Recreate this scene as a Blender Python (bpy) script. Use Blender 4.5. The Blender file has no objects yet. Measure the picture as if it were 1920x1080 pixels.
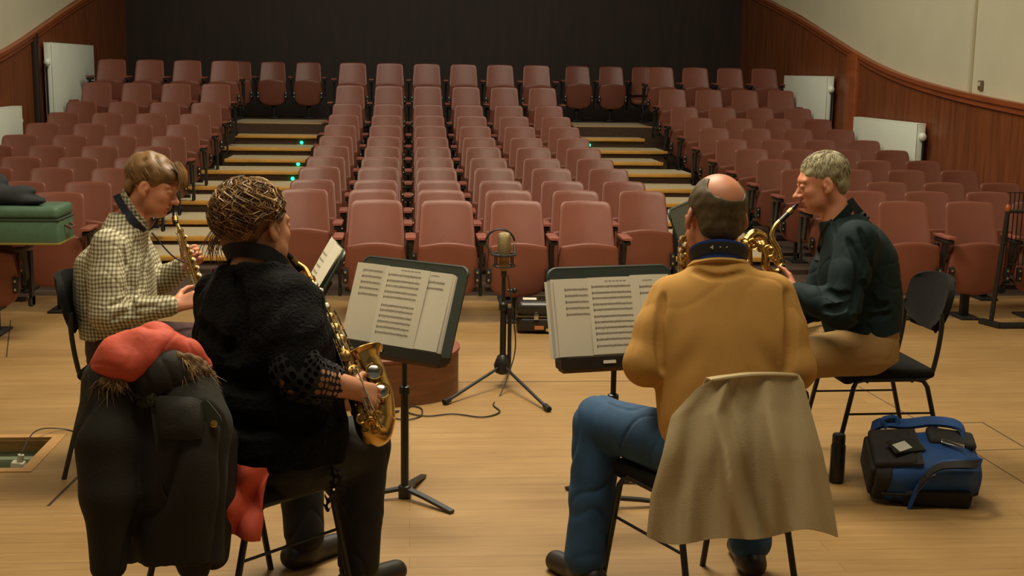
import bpy, bmesh, math, random
import numpy as np
from math import radians, sin, cos, pi, sqrt
from mathutils import Vector, Matrix

S = bpy.context.scene
COL = S.collection
rnd = random.Random(7)

# ------------------------------------------------------------------ camera
F = 2400.0
YAW, PITCH, ROLL, CH = radians(4.63), radians(9.648), radians(0.8), 1.7
FW = np.array([sin(YAW)*cos(PITCH), cos(YAW)*cos(PITCH), -sin(PITCH)])
_r = np.array([cos(YAW), -sin(YAW), 0.0]); _u = np.cross(_r, FW)
RT = cos(ROLL)*_r + sin(ROLL)*_u
UP = -sin(ROLL)*_r + cos(ROLL)*_u
CAM = np.array([0, 0, CH])

def at(px, py, D):
    """world point seen at a photo pixel, D metres along the optical axis"""
    return CAM + FW*D + RT*((px-960)*D/F) + UP*((540-py)*D/F)

def atz(px, py, z):
    """world point seen at a photo pixel on the level z"""
    d = FW + RT*((px-960)/F) + UP*((540-py)/F)
    return CAM + d*((z-CH)/d[2])

cd = bpy.data.cameras.new('camera'); cd.sensor_width = 36; cd.lens = F/1920*36
cd.clip_start = 0.05; cd.clip_end = 200
co = bpy.data.objects.new('camera', cd); COL.objects.link(co)
M = Matrix(((RT[0], UP[0], -FW[0], 0), (RT[1], UP[1], -FW[1], 0), (RT[2], UP[2], -FW[2], CH), (0, 0, 0, 1)))
co.matrix_world = M
S.camera = co

# ------------------------------------------------------------------ materials
def lin(c):
    return tuple(((x/255)/12.92 if x/255 <= .04045 else ((x/255+.055)/1.055)**2.4) for x in c)

def mat(name, rgb, rough=.6, metal=0., var=.12, scale=8., bump=0., bscale=60., spec=.5, stretch=(1, 1, 1), sheen=0., detail=4, coat=0.):
    m = bpy.data.materials.new(name); m.use_nodes = True
    nt = m.node_tree; N = nt.nodes; L = nt.links
    b = N['Principled BSDF']
    c = lin(rgb)
    b.inputs['Roughness'].default_value = rough
    b.inputs['Metallic'].default_value = metal
    b.inputs['Specular IOR Level'].default_value = spec
    if sheen: b.inputs['Sheen Weight'].default_value = sheen
    if coat: b.inputs['Coat Weight'].default_value = coat
    tc = N.new('ShaderNodeTexCoord'); mp = N.new('ShaderNodeMapping')
    mp.inputs['Scale'].default_value = stretch
    L.new(tc.outputs['Object'], mp.inputs['Vector'])
    n = N.new('ShaderNodeTexNoise'); n.inputs['Scale'].default_value = scale; n.inputs['Detail'].default_value = detail
    L.new(mp.outputs['Vector'], n.inputs['Vector'])
    r = N.new('ShaderNodeValToRGB')
    r.color_ramp.elements[0].position = .3; r.color_ramp.elements[1].position = .7
    r.color_ramp.elements[0].color = tuple(x*(1-var) for x in c)+(1,)
    r.color_ramp.elements[1].color = tuple(min(1, x*(1+var)) for x in c)+(1,)
    L.new(n.outputs['Fac'], r.inputs['Fac']); L.new(r.outputs['Color'], b.inputs['Base Color'])
    if bump:
        n2 = N.new('ShaderNodeTexNoise'); n2.inputs['Scale'].default_value = bscale; n2.inputs['Detail'].default_value = 3
        L.new(mp.outputs['Vector'], n2.inputs['Vector'])
        bp = N.new('ShaderNodeBump'); bp.inputs['Strength'].default_value = bump; bp.inputs['Distance'].default_value = .01
        L.new(n2.outputs['Fac'], bp.inputs['Height']); L.new(bp.outputs['Normal'], b.inputs['Normal'])
    return m

def emis(name, rgb, strength):
    m = bpy.data.materials.new(name); m.use_nodes = True
    b = m.node_tree.nodes['Principled BSDF']
    b.inputs['Base Color'].default_value = lin(rgb)+(1,)
    b.inputs['Emission Color'].default_value = lin(rgb)+(1,)
    b.inputs['Emission Strength'].default_value = strength
    return m

# ------------------------------------------------------------------ objects and naming
def tag(o, label=None, cat=None, group=None, kind=None):
    if label: o['label'] = label
    if cat: o['category'] = cat
    if group: o['group'] = group
    if kind: o['kind'] = kind
    return o

def thing(name, label, cat, loc=(0, 0, 0), rz=0, group=None):
    o = bpy.data.objects.new(name, None); COL.objects.link(o)
    o.empty_display_size = .1
    o.location = tuple(float(x) for x in loc); o.rotation_euler = (0, 0, rz)
    return tag(o, label, cat, group)

def link(name, me, m, parent=None):
    o = bpy.data.objects.new(name, me); COL.objects.link(o)
    for x in (m if isinstance(m, (list, tuple)) else [m]): me.materials.append(x)
    if parent is not None: o.parent = parent
    return o

def V(*a): return np.array(a, float)
def nrm(v):
    v = np.asarray(v, float); return v/max(1e-9, np.linalg.norm(v))

class MB:
    """collects pieces of one mesh"""
    def __init__(s): s.v = []; s.f = []; s.mi = []; s.m = 0
    def add(s, vs, fs):
        b = len(s.v); s.v += [tuple(float(x) for x in v) for v in vs]
        for f in fs: s.f.append(tuple(b+i for i in f)); s.mi.append(s.m)
        return s
    def box(s, c, size, R=None, bev=0., seg=2):
        bm = bmesh.new(); bmesh.ops.create_cube(bm, size=1)
        for v in bm.verts: v.co = Vector((v.co.x*size[0], v.co.y*size[1], v.co.z*size[2]))
        if bev: bmesh.ops.bevel(bm, geom=bm.edges[:], offset=bev, segments=seg, affect='EDGES', profile=.5)
        bm.verts.index_update()
        vs = np.array([v.co[:] for v in bm.verts])
        if R is not None: vs = vs @ np.asarray(R).T
        vs = vs + np.asarray(c)
        s.add(vs, [[v.index for v in f.verts] for f in bm.faces]); bm.free(); return s
    def rings(s, rs, cap=True, closed=False):
        n = len(rs[0]); k = len(rs); vs = [p for r in rs for p in r]; fs = []
        for i in range(k if closed else k-1):
            a = i*n; b = ((i+1) % k)*n
            for j in range(n):
                fs.append((a+j, a+(j+1) % n, b+(j+1) % n, b+j))
        if cap and not closed:
            fs.append(tuple(range(n-1, -1, -1))); fs.append(tuple((k-1)*n+j for j in range(n)))
        return s.add(vs, fs)
    def tube(s, pts, r, seg=10, cap=True, closed=False, flat=None):
        P = [np.asarray(p, float) for p in pts]; k = len(P)
        R = list(r) if hasattr(r, '__len__') else [r]*k
        rs = []; nrv = None
        for i in range(k):
            if closed: t = nrm(P[(i+1) % k]-P[i-1])
            else: t = nrm(P[min(i+1, k-1)]-P[max(i-1, 0)])
            if nrv is None:
                a = V(0, 0, 1) if abs(t[2]) < .9 else V(1, 0, 0)
                nrv = nrm(np.cross(t, a)) if flat is None else nrm(np.asarray(flat)-t*np.dot(flat, t))
            else: nrv = nrm(nrv - t*np.dot(nrv, t))
            b = np.cross(t, nrv)
            fy = 1 if flat is None else flat_ratio[0]
            rs.append([P[i]+R[i]*(cos(2*pi*j/seg)*nrv + fy*sin(2*pi*j/seg)*b) for j in range(seg)])
        return s.rings(rs, cap, closed)
    def ribbon(s, pts, w, t, side):
        """flat band: half width w along side, half thickness t"""
        P = [np.asarray(p, float) for p in pts]; rs = []
        for i, p in enumerate(P):
            tg = nrm(P[min(i+1, len(P)-1)]-P[max(i-1, 0)])
            sd = np.asarray(side[i] if hasattr(side[0], '__len__') else side, float)
            sd = nrm(sd - tg*np.dot(sd, tg)); n = np.cross(tg, sd)
            ww = w[i] if hasattr(w, '__len__') else w
            rs.append([p+sd*ww-n*t, p+sd*ww+n*t, p-sd*ww+n*t, p-sd*ww-n*t])
        return s.rings(rs)
    def cyl(s, a, b, r, r2=None, seg=14):
        return s.tube([a, b], [r, r if r2 is None else r2], seg)
    def lathe(s, prof, o=(0, 0, 0), axis=(0, 0, 1), seg=24):
        ax = nrm(axis); a = V(1, 0, 0) if abs(ax[0]) < .9 else V(0, 1, 0)
        x = nrm(np.cross(a, ax)); y = np.cross(ax, x); o = np.asarray(o, float)
        return s.rings([[o+ax*h+max(r, 1e-4)*(cos(2*pi*j/seg)*x+sin(2*pi*j/seg)*y) for j in range(seg)] for r, h in prof])
    def ball(s, c, r, seg=12, R=None):
        r = (r, r, r) if not hasattr(r, '__len__') else r
        rs = []
        for i in range(1, seg):
            a = pi*i/seg
            ring = np.array([(r[0]*sin(a)*cos(2*pi*j/(seg*2)), r[1]*sin(a)*sin(2*pi*j/(seg*2)), -r[2]*cos(a)) for j in range(seg*2)])
            if R is not None: ring = ring @ np.asarray(R).T
            rs.append(list(ring+np.asarray(c)))
        return s.rings(rs)
    def grid(s, fn, nu, nv, thick=0., cu=False):
        """fn(u,v)->point, u,v in 0..1; thick gives a closed sheet"""
        P = np.array([[fn(i/nu, j/nv) for j in range(nv+1)] for i in range(nu+1)], float)
        idx = lambda i, j: i*(nv+1)+j
        fs = [(idx(i, j), idx(i+1, j), idx(i+1, j+1), idx(i, j+1)) for i in range(nu) for j in range(nv)]
        if not thick: return s.add(P.reshape(-1, 3), fs)
        du = np.gradient(P, axis=0); dv = np.gradient(P, axis=1)
        n = np.cross(du, dv); n /= np.maximum(1e-9, np.linalg.norm(n, axis=2, keepdims=True))
        Q = P - n*thick; o = (nu+1)*(nv+1)
        fs2 = [tuple(o+i for i in f[::-1]) for f in fs]
        rim = [idx(i, 0) for i in range(nu)]+[idx(nu, j) for j in range(nv)]+[idx(i, nv) for i in range(nu, 0, -1)]+[idx(0, j) for j in range(nv, 0, -1)]
        fr = [(rim[(k+1) % len(rim)], rim[k], o+rim[k], o+rim[(k+1) % len(rim)]) for k in range(len(rim))]
        return s.add(np.concatenate([P.reshape(-1, 3), Q.reshape(-1, 3)]), fs+fs2+fr)
    def xform(s, R=None, t=(0, 0, 0)):
        a = np.array(s.v)
        if R is not None: a = a @ np.asarray(R).T
        s.v = [tuple(p) for p in a+np.asarray(t)]; return s
    def mesh(s, name, smooth=True, angle=40):
        me = bpy.data.meshes.new(name); me.from_pydata(s.v, [], s.f)
        if any(s.mi): me.polygons.foreach_set('material_index', s.mi)
        bm = bmesh.new(); bm.from_mesh(me); bmesh.ops.recalc_face_normals(bm, faces=bm.faces[:])
        if smooth:
            ca = cos(radians(angle))
            for f in bm.faces: f.smooth = True
            for e in bm.edges:
                if len(e.link_faces) == 2 and e.link_faces[0].normal.dot(e.link_faces[1].normal) < ca: e.smooth = False
        bm.to_mesh(me); bm.free(); me.update(); return me
    def build(s, name, m, parent=None, smooth=True, angle=40):
        return link(name, s.mesh(name, smooth, angle), m, parent)
flat_ratio = [1]

def copy_tree(o, parent=None):
    c = o.copy(); COL.objects.link(c); c.parent = parent
    for ch in KIDS.get(o.name, []): copy_tree(ch, c)
    return c
KIDS = {}
def index_kids(root):
    ch = list(root.children); KIDS[root.name] = ch
    for c in ch: index_kids(c)

def Rz(a): return np.array([[cos(a), -sin(a), 0], [sin(a), cos(a), 0], [0, 0, 1]])
def Rx(a): return np.array([[1, 0, 0], [0, cos(a), -sin(a)], [0, sin(a), cos(a)]])
def Ry(a): return np.array([[cos(a), 0, sin(a)], [0, 1, 0], [-sin(a), 0, cos(a)]])
def bez(ps, n):
    """Catmull-Rom through the points"""
    P = [np.asarray(p, float) for p in ps]; P = [2*P[0]-P[1]]+P+[2*P[-1]-P[-2]]; out = []
    k = len(P)-3
    for i in range(n+1):
        t = i/n*k; j = min(int(t), k-1); t -= j
        a, b, c, d = P[j:j+4]
        out.append(.5*((2*b)+(-a+c)*t+(2*a-5*b+4*c-d)*t*t+(-a+3*b-3*c+d)*t**3))
    return out
# ------------------------------------------------------------------ smooth solid modelling on a grid, meshed with surface nets
def snoise(p, f, seed=0):
    """cheap smooth noise in about -1..1"""
    r = np.random.RandomState(seed); o = np.zeros(p.shape[:-1], np.float32)
    for k in range(5):
        d = r.normal(size=3); d /= np.linalg.norm(d); ph = r.uniform(0, 6.28)
        o += np.sin((p @ (d*f*r.uniform(.7, 1.4))).astype(np.float32)+ph)
    return o/2.6

class Sdf:
    def __init__(s, lo, hi, h):
        s.lo = np.asarray(lo, float); s.h = h
        s.n = np.ceil((np.asarray(hi)-s.lo)/h).astype(int)+1
        s.f = np.full(tuple(s.n), .2, np.float32)
    def _win(s, lo, hi):
        a = np.clip(np.floor((np.asarray(lo)-s.lo)/s.h).astype(int), 0, s.n); b = np.clip(np.ceil((np.asarray(hi)-s.lo)/s.h).astype(int)+1, 0, s.n)
        if (b <= a).any(): return None, None
        ax = [(s.lo[i]+np.arange(a[i], b[i])*s.h).astype(np.float32) for i in range(3)]
        return tuple(slice(a[i], b[i]) for i in range(3)), ax
    def _mix(s, w, d, k, op):
        a = s.f[w]
        if op == 'u':
            if k > 0:
                hh = np.maximum(k-np.abs(a-d), 0)/k
                s.f[w] = np.minimum(a, d)-hh*hh*k*.25
            else: s.f[w] = np.minimum(a, d)
        elif op == 's':
            d = -d
            if k > 0:
                hh = np.maximum(k-np.abs(a-d), 0)/k
                s.f[w] = np.maximum(a, d)+hh*hh*k*.25
            else: s.f[w] = np.maximum(a, d)
        else: s.f[w] = np.maximum(a, d)
    def cap(s, a, b, r1, r2=None, k=.02, op='u', flat=None, fs=1.):
        """tapered capsule; flat: unit direction in which the section is scaled by fs"""
        r2 = r1 if r2 is None else r2
        a = np.asarray(a, float); b = np.asarray(b, float); R = max(r1, r2)*max(1, fs)+k+2*s.h
        w, ax = s._win(np.minimum(a, b)-R, np.maximum(a, b)+R)
        if w is None: return s
        X = ax[0][:, None, None]-a[0]; Y = ax[1][None, :, None]-a[1]; Z = ax[2][None, None, :]-a[2]
        ba = (b-a).astype(np.float32); l2 = max(1e-9, float(ba @ ba))
        if flat is not None:
            n = nrm(flat); q = X*n[0]+Y*n[1]+Z*n[2]; bn = float(ba @ n)
            # work in a space squeezed along n
            g = 1/fs-1
            X = X+n[0]*q*g; Y = Y+n[1]*q*g; Z = Z+n[2]*q*g
            ba = (ba+n*bn*g).astype(np.float32); l2 = max(1e-9, float(ba @ ba))
        t = np.clip((X*ba[0]+Y*ba[1]+Z*ba[2])/l2, 0, 1)
        d = np.sqrt((X-t*ba[0])**2+(Y-t*ba[1])**2+(Z-t*ba[2])**2)-(r1+(r2-r1)*t)
        if fs < 1: d = d*fs
        s._mix(w, d.astype(np.float32), k, op); return s
    def path(s, pts, rs, k=.02, **kw):
        for i in range(len(pts)-1): s.cap(pts[i], pts[i+1], rs[i], rs[i+1], k=k if i == 0 else max(k*.5, .004), **kw)
        return s
    def ell(s, c, r, R=None, k=.02, op='u'):
        c = np.asarray(c, float); r = np.asarray(r, float) if hasattr(r, '__len__') else np.array([r]*3, float)
        m = r.max()+k+2*s.h
        w, ax = s._win(c-m, c+m)
        if w is None: return s
        X = ax[0][:, None, None]-c[0]; Y = ax[1][None, :, None]-c[1]; Z = ax[2][None, None, :]-c[2]
        if R is not None:
            R = np.asarray(R)  # columns are the axes
            X, Y, Z = (X*R[0, i]+Y*R[1, i]+Z*R[2, i] for i in range(3))
        k0 = np.sqrt((X/r[0])**2+(Y/r[1])**2+(Z/r[2])**2); k1 = np.sqrt((X/r[0]**2)**2+(Y/r[1]**2)**2+(Z/r[2]**2)**2)
        d = k0*(k0-1)/np.maximum(k1, 1e-6)
        s._mix(w, d.astype(np.float32), k, op); return s
    def box(s, c, b, R=None, rad=.01, k=.01, op='u'):
        c = np.asarray(c, float); b = np.asarray(b, float)
        m = np.linalg.norm(b)+k+2*s.h
        w, ax = s._win(c-m, c+m)
        if w is None: return s
        X = ax[0][:, None, None]-c[0]; Y = ax[1][None, :, None]-c[1]; Z = ax[2][None, None, :]-c[2]
        if R is not None:
            R = np.asarray(R); X, Y, Z = (X*R[0, i]+Y*R[1, i]+Z*R[2, i] for i in range(3))
        X, Y, Z = np.broadcast_arrays(X, Y, Z)
        qx, qy, qz = np.abs(X)-b[0]+rad, np.abs(Y)-b[1]+rad, np.abs(Z)-b[2]+rad
        d = np.sqrt(np.maximum(qx, 0)**2+np.maximum(qy, 0)**2+np.maximum(qz, 0)**2)+np.minimum(np.maximum(qx, np.maximum(qy, qz)), 0)-rad
        s._mix(w, d.astype(np.float32), k, op); return s
    def loft(s, secs, ex, ey, k=.02, op='u', p=2.2):
        """secs: (centre, rx, ry) stacked along a mostly straight spine; ex, ey lateral and forward directions"""
        C = np.array([q[0] for q in secs], float); A = nrm(C[-1]-C[0])
        ex = nrm(ex-A*np.dot(ex, A)); ey = np.cross(A, ex)*(1 if np.dot(np.cross(A, ex), ey) > 0 else -1)
        t = (C-C[0]) @ A; cx = (C-C[0]) @ ex; cy = (C-C[0]) @ ey
        rx = np.array([q[1] for q in secs]); ry = np.array([q[2] for q in secs])
        # smooth resample
        T = np.linspace(t[0], t[-1], 80)
        def sm(v):
            g = np.interp(T, t, v); kk = np.ones(9)/9
            return np.convolve(np.pad(g, 4, mode='edge'), kk, 'valid')
        cx, cy, rx, ry = sm(cx), sm(cy), sm(rx), sm(ry); t = T
        m = max(rx.max(), ry.max())+k+2*s.h
        w, ax = s._win(C.min(0)-m, C.max(0)+m)
        X = ax[0][:, None, None]-C[0][0]; Y = ax[1][None, :, None]-C[0][1]; Z = ax[2][None, None, :]-C[0][2]
        tt = X*A[0]+Y*A[1]+Z*A[2]; u = X*ex[0]+Y*ex[1]+Z*ex[2]; v = X*ey[0]+Y*ey[1]+Z*ey[2]
        tc = np.clip(tt, t[0], t[-1])
        ix = ((tc-t[0])/(t[-1]-t[0])*79); i0 = np.clip(ix.astype(np.int32), 0, 78); fr = (ix-i0).astype(np.float32)
        g = lambda a: (a[i0]*(1-fr)+a[i0+1]*fr).astype(np.float32)
        RX, RY = g(rx), g(ry)
        q = (np.abs((u-g(cx))/RX)**p+np.abs((v-g(cy))/RY)**p)**(1/p)
        d = (q-1)*np.minimum(RX, RY)
        e = np.abs(tt-tc); d = np.where(e > 0, np.sqrt(np.maximum(d, 0)**2+e*e)+np.minimum(d, 0)*0, d)
        s._mix(w, d.astype(np.float32), k, op); return s
    def plane(s, c, n, op='i', k=0):
        """keep the side n points away from"""
        n = nrm(n); ax = [(s.lo[i]+np.arange(s.n[i])*s.h).astype(np.float32) for i in range(3)]
        d = (ax[0][:, None, None]-c[0])*n[0]+(ax[1][None, :, None]-c[1])*n[1]+(ax[2][None, None, :]-c[2])*n[2]
        w = (slice(None),)*3
        if k > 0:
            hh = np.maximum(k-np.abs(s.f-d), 0)/k; s.f = np.maximum(s.f, d)+hh*hh*k*.25
        else: s.f = np.maximum(s.f, d)
        return s
    def noise(s, amp, f, seed=0):
        ax = [(s.lo[i]+np.arange(s.n[i])*s.h).astype(np.float32) for i in range(3)]
        P = np.stack(np.meshgrid(*ax, indexing='ij'), -1)
        s.f += amp*snoise(P, f, seed); return s
    def surf(s, px, py, off):
        """first hit of the photo's sight line on the solid (off: local origin in the world)"""
        d = FW+RT*((px-960)/F)+UP*((540-py)/F); c = CAM-np.asarray(off)
        T = np.arange(2.5, 7, .004); Pq = c+d*T[:, None]; I = np.round((Pq-s.lo)/s.h).astype(int)
        ok = ((I >= 0) & (I < s.n)).all(1); I = I[ok]; Pq = Pq[ok]
        if not len(I): return None
        v = s.f[I[:, 0], I[:, 1], I[:, 2]]; k = np.where(v < 0)[0]
        return Pq[k[0]] if len(k) else None
    def groove(s, pts, off, r=.008, k=.03, depth=0.):
        """a soft crease pressed into the cloth along a line"""
        pts = bez([V(x, y) for x, y in pts], 8*len(pts)); Q = [s.surf(x, y, off) for x, y in pts]; Q = [q+nrm(q+np.asarray(off)-CAM)*depth for q in Q if q is not None]
        Q = [q for i, q in enumerate(Q) if i == 0 or np.linalg.norm(q-Q[i-1]) < .13]
        if len(Q) < 4: return s
        for _ in range(10): Q = [Q[0]]+[(Q[i-1]+Q[i]*2+Q[i+1])/4 for i in range(1, len(Q)-1)]+[Q[-1]]
        n = len(Q)
        for i in range(n-1):
            a, b = sin(pi*(i+.3)/n)**.6, sin(pi*(i+1.3)/(n+.6))**.6
            s.cap(Q[i], Q[i+1], r*max(.15, a), r*max(.15, b), k, 's')
        return s
    def copy(s):
        c = Sdf.__new__(Sdf); c.lo, c.h, c.n, c.f = s.lo, s.h, s.n, s.f.copy(); return c
    def mesh(s, smooth=1):
        f = s.f; sg = f < 0
        n = s.n
        cnt = np.zeros(tuple(n-1), np.int8)
        for dx in (0, 1):
            for dy in (0, 1):
                for dz in (0, 1):
                    cnt += sg[dx:n[0]-1+dx, dy:n[1]-1+dy, dz:n[2]-1+dz]
        act = (cnt > 0) & (cnt < 8); A = np.argwhere(act)
        vid = np.full(tuple(n-1), -1, np.int32); vid[act] = np.arange(len(A))
        acc = np.zeros((len(A), 3)); wt = np.zeros(len(A))
        cs = [(a, b, c) for a in (0, 1) for b in (0, 1) for c in (0, 1)]
        val = {c: f[A[:, 0]+c[0], A[:, 1]+c[1], A[:, 2]+c[2]] for c in cs}
        for c in cs:
            for ax in range(3):
                if c[ax] == 0:
                    e = list(c); e[ax] = 1; e = tuple(e)
                    a, b = val[c], val[e]; m = (a < 0) != (b < 0)
                    t = np.where(m, a/np.where(m, a-b, 1), 0)
                    p = np.zeros((len(A), 3)); p[:] = c; p[:, ax] = t
                    acc[m] += p[m]; wt[m] += 1
        vs = s.lo+(A+acc/wt[:, None])*s.h
        fs = []
        def quad(ax, o1, o2):
            sl0 = [slice(1, -1)]*3; sl1 = [slice(1, -1)]*3
            sl0[ax] = slice(0, -1); sl1[ax] = slice(1, None)
            a, b = sg[tuple(sl0)], sg[tuple(sl1)]
            for m, flip in ((a & ~b, False), (~a & b, True)):
                I = np.argwhere(m)
                if not len(I): continue
                base = I.copy()
                for q in range(3):
                    if q != ax: base[:, q] += 1
                def cell(d1, d2):
                    j = base.copy(); j[:, o1] -= d1; j[:, o2] -= d2
                    return vid[j[:, 0], j[:, 1], j[:, 2]]
                q4 = np.stack([cell(1, 1), cell(0, 1), cell(0, 0), cell(1, 0)], 1)
                fs.append(q4[:, ::-1] if flip else q4)
        quad(0, 1, 2); quad(1, 2, 0); quad(2, 0, 1)
        F_ = np.concatenate(fs); F_ = F_[(F_ >= 0).all(1)]
        for _ in range(smooth):
            sm = np.zeros_like(vs); c = np.zeros(len(vs))
            for a, b in ((0, 1), (1, 2), (2, 3), (3, 0)):
                for x, y in ((a, b), (b, a)):
                    np.add.at(sm, F_[:, x], vs[F_[:, y]]); np.add.at(c, F_[:, x], 1)
            vs = vs*.5+.5*sm/np.maximum(1, c)[:, None]
        return vs, F_

def vnormals(vs, fs):
    n = np.zeros_like(vs)
    fn = np.cross(vs[fs[:, 2]]-vs[fs[:, 0]], vs[fs[:, 3]]-vs[fs[:, 1]])
    for i in range(4): np.add.at(n, fs[:, i], fn)
    return n/np.maximum(1e-12, np.linalg.norm(n, axis=1, keepdims=True))

def np_mesh(name, vs, fs, m, parent=None, mi=None, uv=None):
    me = bpy.data.meshes.new(name)
    me.vertices.add(len(vs)); me.vertices.foreach_set('co', np.ascontiguousarray(vs, np.float32).ravel())
    me.loops.add(fs.size); me.loops.foreach_set('vertex_index', np.ascontiguousarray(fs, np.int32).ravel())
    me.polygons.add(len(fs)); me.polygons.foreach_set('loop_start', np.arange(0, fs.size, fs.shape[1], dtype=np.int32))
    me.polygons.foreach_set('use_smooth', np.ones(len(fs), bool))
    if mi is not None: me.polygons.foreach_set('material_index', np.asarray(mi, np.int32))
    me.update(calc_edges=True); me.validate()
    return link(name, me, m, parent)

def sdf_obj(s, name, m, parent=None, smooth=1, disp=None):
    vs, fs = s.mesh(smooth)
    if disp is not None:
        n = vnormals(vs, fs); vs = vs+n*disp(vs, n)[:, None]
    return np_mesh(name, vs, fs, m, parent)
# ------------------------------------------------------------------ palette
m_seat = mat('maroon moulded plastic', (121, 68, 52), .42, var=.07, scale=5, bump=.03, bscale=300)
m_pad = mat('maroon armrest pad', (134, 74, 58), .5, var=.08)
m_iron = mat('black painted iron', (24, 24, 23), .45, var=.2, scale=20)
m_bolt = mat('bright bolt', (190, 185, 170), .3, 1.)
m_cream = mat('cream painted wall', (205, 199, 170), .8, var=.04, scale=2)
m_rad = mat('white radiator enamel', (238, 244, 228), .45, var=.03, scale=3)
m_tread = mat('beige stair carpet', (188, 170, 136), .95, var=.12, scale=40, bump=.3, bscale=300)
m_tread_lit = mat('painted lit tread', (165, 155, 110), .8, var=.1, scale=30)  # paler carpet tone, painted for the part of a tread that catches light
m_nose = mat('golden wooden nosing', (205, 150, 66), .45, var=.15, scale=6, stretch=(1, 6, 6))
m_carpet = mat('dark brown carpet', (70, 50, 36), .95, var=.2, scale=30, bump=.3, bscale=250)
m_led = emis('green step light', (30, 235, 140), 5.)
m_seam = mat('floor seam', (66, 46, 24), .9)
m_dark = mat('dark stained panelling', (40, 24, 15), .6, var=.3, scale=3, stretch=(4, 4, .5))

def wood_panel():
    m = bpy.data.materials.new('mahogany veneer panelling'); m.use_nodes = True
    nt = m.node_tree; N = nt.nodes; L = nt.links; b = N['Principled BSDF']
    tc = N.new('ShaderNodeTexCoord'); mp = N.new('ShaderNodeMapping'); mp.inputs['Scale'].default_value = (6, 6, .5)
    L.new(tc.outputs['Object'], mp.inputs['Vector'])
    n = N.new('ShaderNodeTexNoise'); n.inputs['Scale'].default_value = 3; n.inputs['Detail'].default_value = 6
    L.new(mp.outputs['Vector'], n.inputs['Vector'])
    r = N.new('ShaderNodeValToRGB'); r.color_ramp.elements[0].position = .3; r.color_ramp.elements[1].position = .72
    r.color_ramp.elements[0].color = lin((104, 54, 26))+(1,); r.color_ramp.elements[1].color = lin((136, 76, 38))+(1,)
    L.new(n.outputs['Fac'], r.inputs['Fac']); L.new(r.outputs['Color'], b.inputs['Base Color'])
    b.inputs['Roughness'].default_value = .42
    return m
m_wood = wood_panel()
m_wood2 = mat('mahogany trim', (150, 78, 38), .4, var=.15, scale=4, stretch=(4, .6, 4))

def stage_floor():
    m = bpy.data.materials.new('worn pale stage boards'); m.use_nodes = True
    nt = m.node_tree; N = nt.nodes; L = nt.links; b = N['Principled BSDF']
    tc = N.new('ShaderNodeTexCoord')
    br = N.new('ShaderNodeTexBrick'); br.offset = .37; br.squash = 1
    br.inputs['Scale'].default_value = 1; br.inputs['Brick Width'].default_value = 2.4; br.inputs['Row Height'].default_value = .098
    br.inputs['Mortar Size'].default_value = .0012; br.inputs['Mortar Smooth'].default_value = .4; br.inputs['Bias'].default_value = -.2
    br.inputs['Color1'].default_value = lin((160, 128, 83))+(1,); br.inputs['Color2'].default_value = lin((152, 121, 77))+(1,)
    br.inputs['Mortar'].default_value = lin((118, 88, 50))+(1,)
    L.new(tc.outputs['Object'], br.inputs['Vector'])
    mp = N.new('ShaderNodeMapping'); mp.inputs['Scale'].default_value = (1.2, 16, 1); L.new(tc.outputs['Object'], mp.inputs['Vector'])
    n = N.new('ShaderNodeTexNoise'); n.inputs['Scale'].default_value = 2.2; n.inputs['Detail'].default_value = 7; n.inputs['Roughness'].default_value = .62
    L.new(mp.outputs['Vector'], n.inputs['Vector'])
    r = N.new('ShaderNodeValToRGB'); r.color_ramp.elements[0].position = .28; r.color_ramp.elements[1].position = .7
    r.color_ramp.elements[0].color = (.82, .77, .68, 1); r.color_ramp.elements[1].color = (1.05, 1.05, 1.04, 1)
    L.new(n.outputs['Fac'], r.inputs['Fac'])
    mx = N.new('ShaderNodeMixRGB'); mx.blend_type = 'MULTIPLY'; mx.inputs['Fac'].default_value = 1
    L.new(br.outputs['Color'], mx.inputs['Color1']); L.new(r.outputs['Color'], mx.inputs['Color2'])
    # worn blotches and scuffs
    n3 = N.new('ShaderNodeTexNoise'); n3.inputs['Scale'].default_value = 1.6; n3.inputs['Detail'].default_value = 5
    L.new(tc.outputs['Object'], n3.inputs['Vector'])
    r3 = N.new('ShaderNodeValToRGB'); r3.color_ramp.elements[0].position = .35; r3.color_ramp.elements[1].position = .65
    r3.color_ramp.elements[0].color = (.88, .85, .8, 1); r3.color_ramp.elements[1].color = (1.05, 1.05, 1.05, 1)
    L.new(n3.outputs['Fac'], r3.inputs['Fac'])
    mx2 = N.new('ShaderNodeMixRGB'); mx2.blend_type = 'MULTIPLY'; mx2.inputs['Fac'].default_value = 1
    L.new(mx.outputs['Color'], mx2.inputs['Color1']); L.new(r3.outputs['Color'], mx2.inputs['Color2'])
    mp4 = N.new('ShaderNodeMapping'); mp4.inputs['Scale'].default_value = (9, 26, 1); L.new(tc.outputs['Object'], mp4.inputs['Vector'])
    n4 = N.new('ShaderNodeTexNoise'); n4.inputs['Scale'].default_value = 1.; n4.inputs['Detail'].default_value = 2
    L.new(mp4.outputs['Vector'], n4.inputs['Vector'])
    r4 = N.new('ShaderNodeValToRGB'); r4.color_ramp.elements[0].position = .22; r4.color_ramp.elements[1].position = .3
    r4.color_ramp.elements[0].color = (.72, .66, .55, 1); r4.color_ramp.elements[1].color = (1, 1, 1, 1)
    L.new(n4.outputs['Fac'], r4.inputs['Fac'])
    mx3 = N.new('ShaderNodeMixRGB'); mx3.blend_type = 'MULTIPLY'; mx3.inputs['Fac'].default_value = 1
    L.new(mx2.outputs['Color'], mx3.inputs['Color1']); L.new(r4.outputs['Color'], mx3.inputs['Color2'])
    L.new(mx3.outputs['Color'], b.inputs['Base Color'])
    b.inputs['Roughness'].default_value = .5; b.inputs['Specular IOR Level'].default_value = .35
    return m
m_floor = stage_floor()

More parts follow.
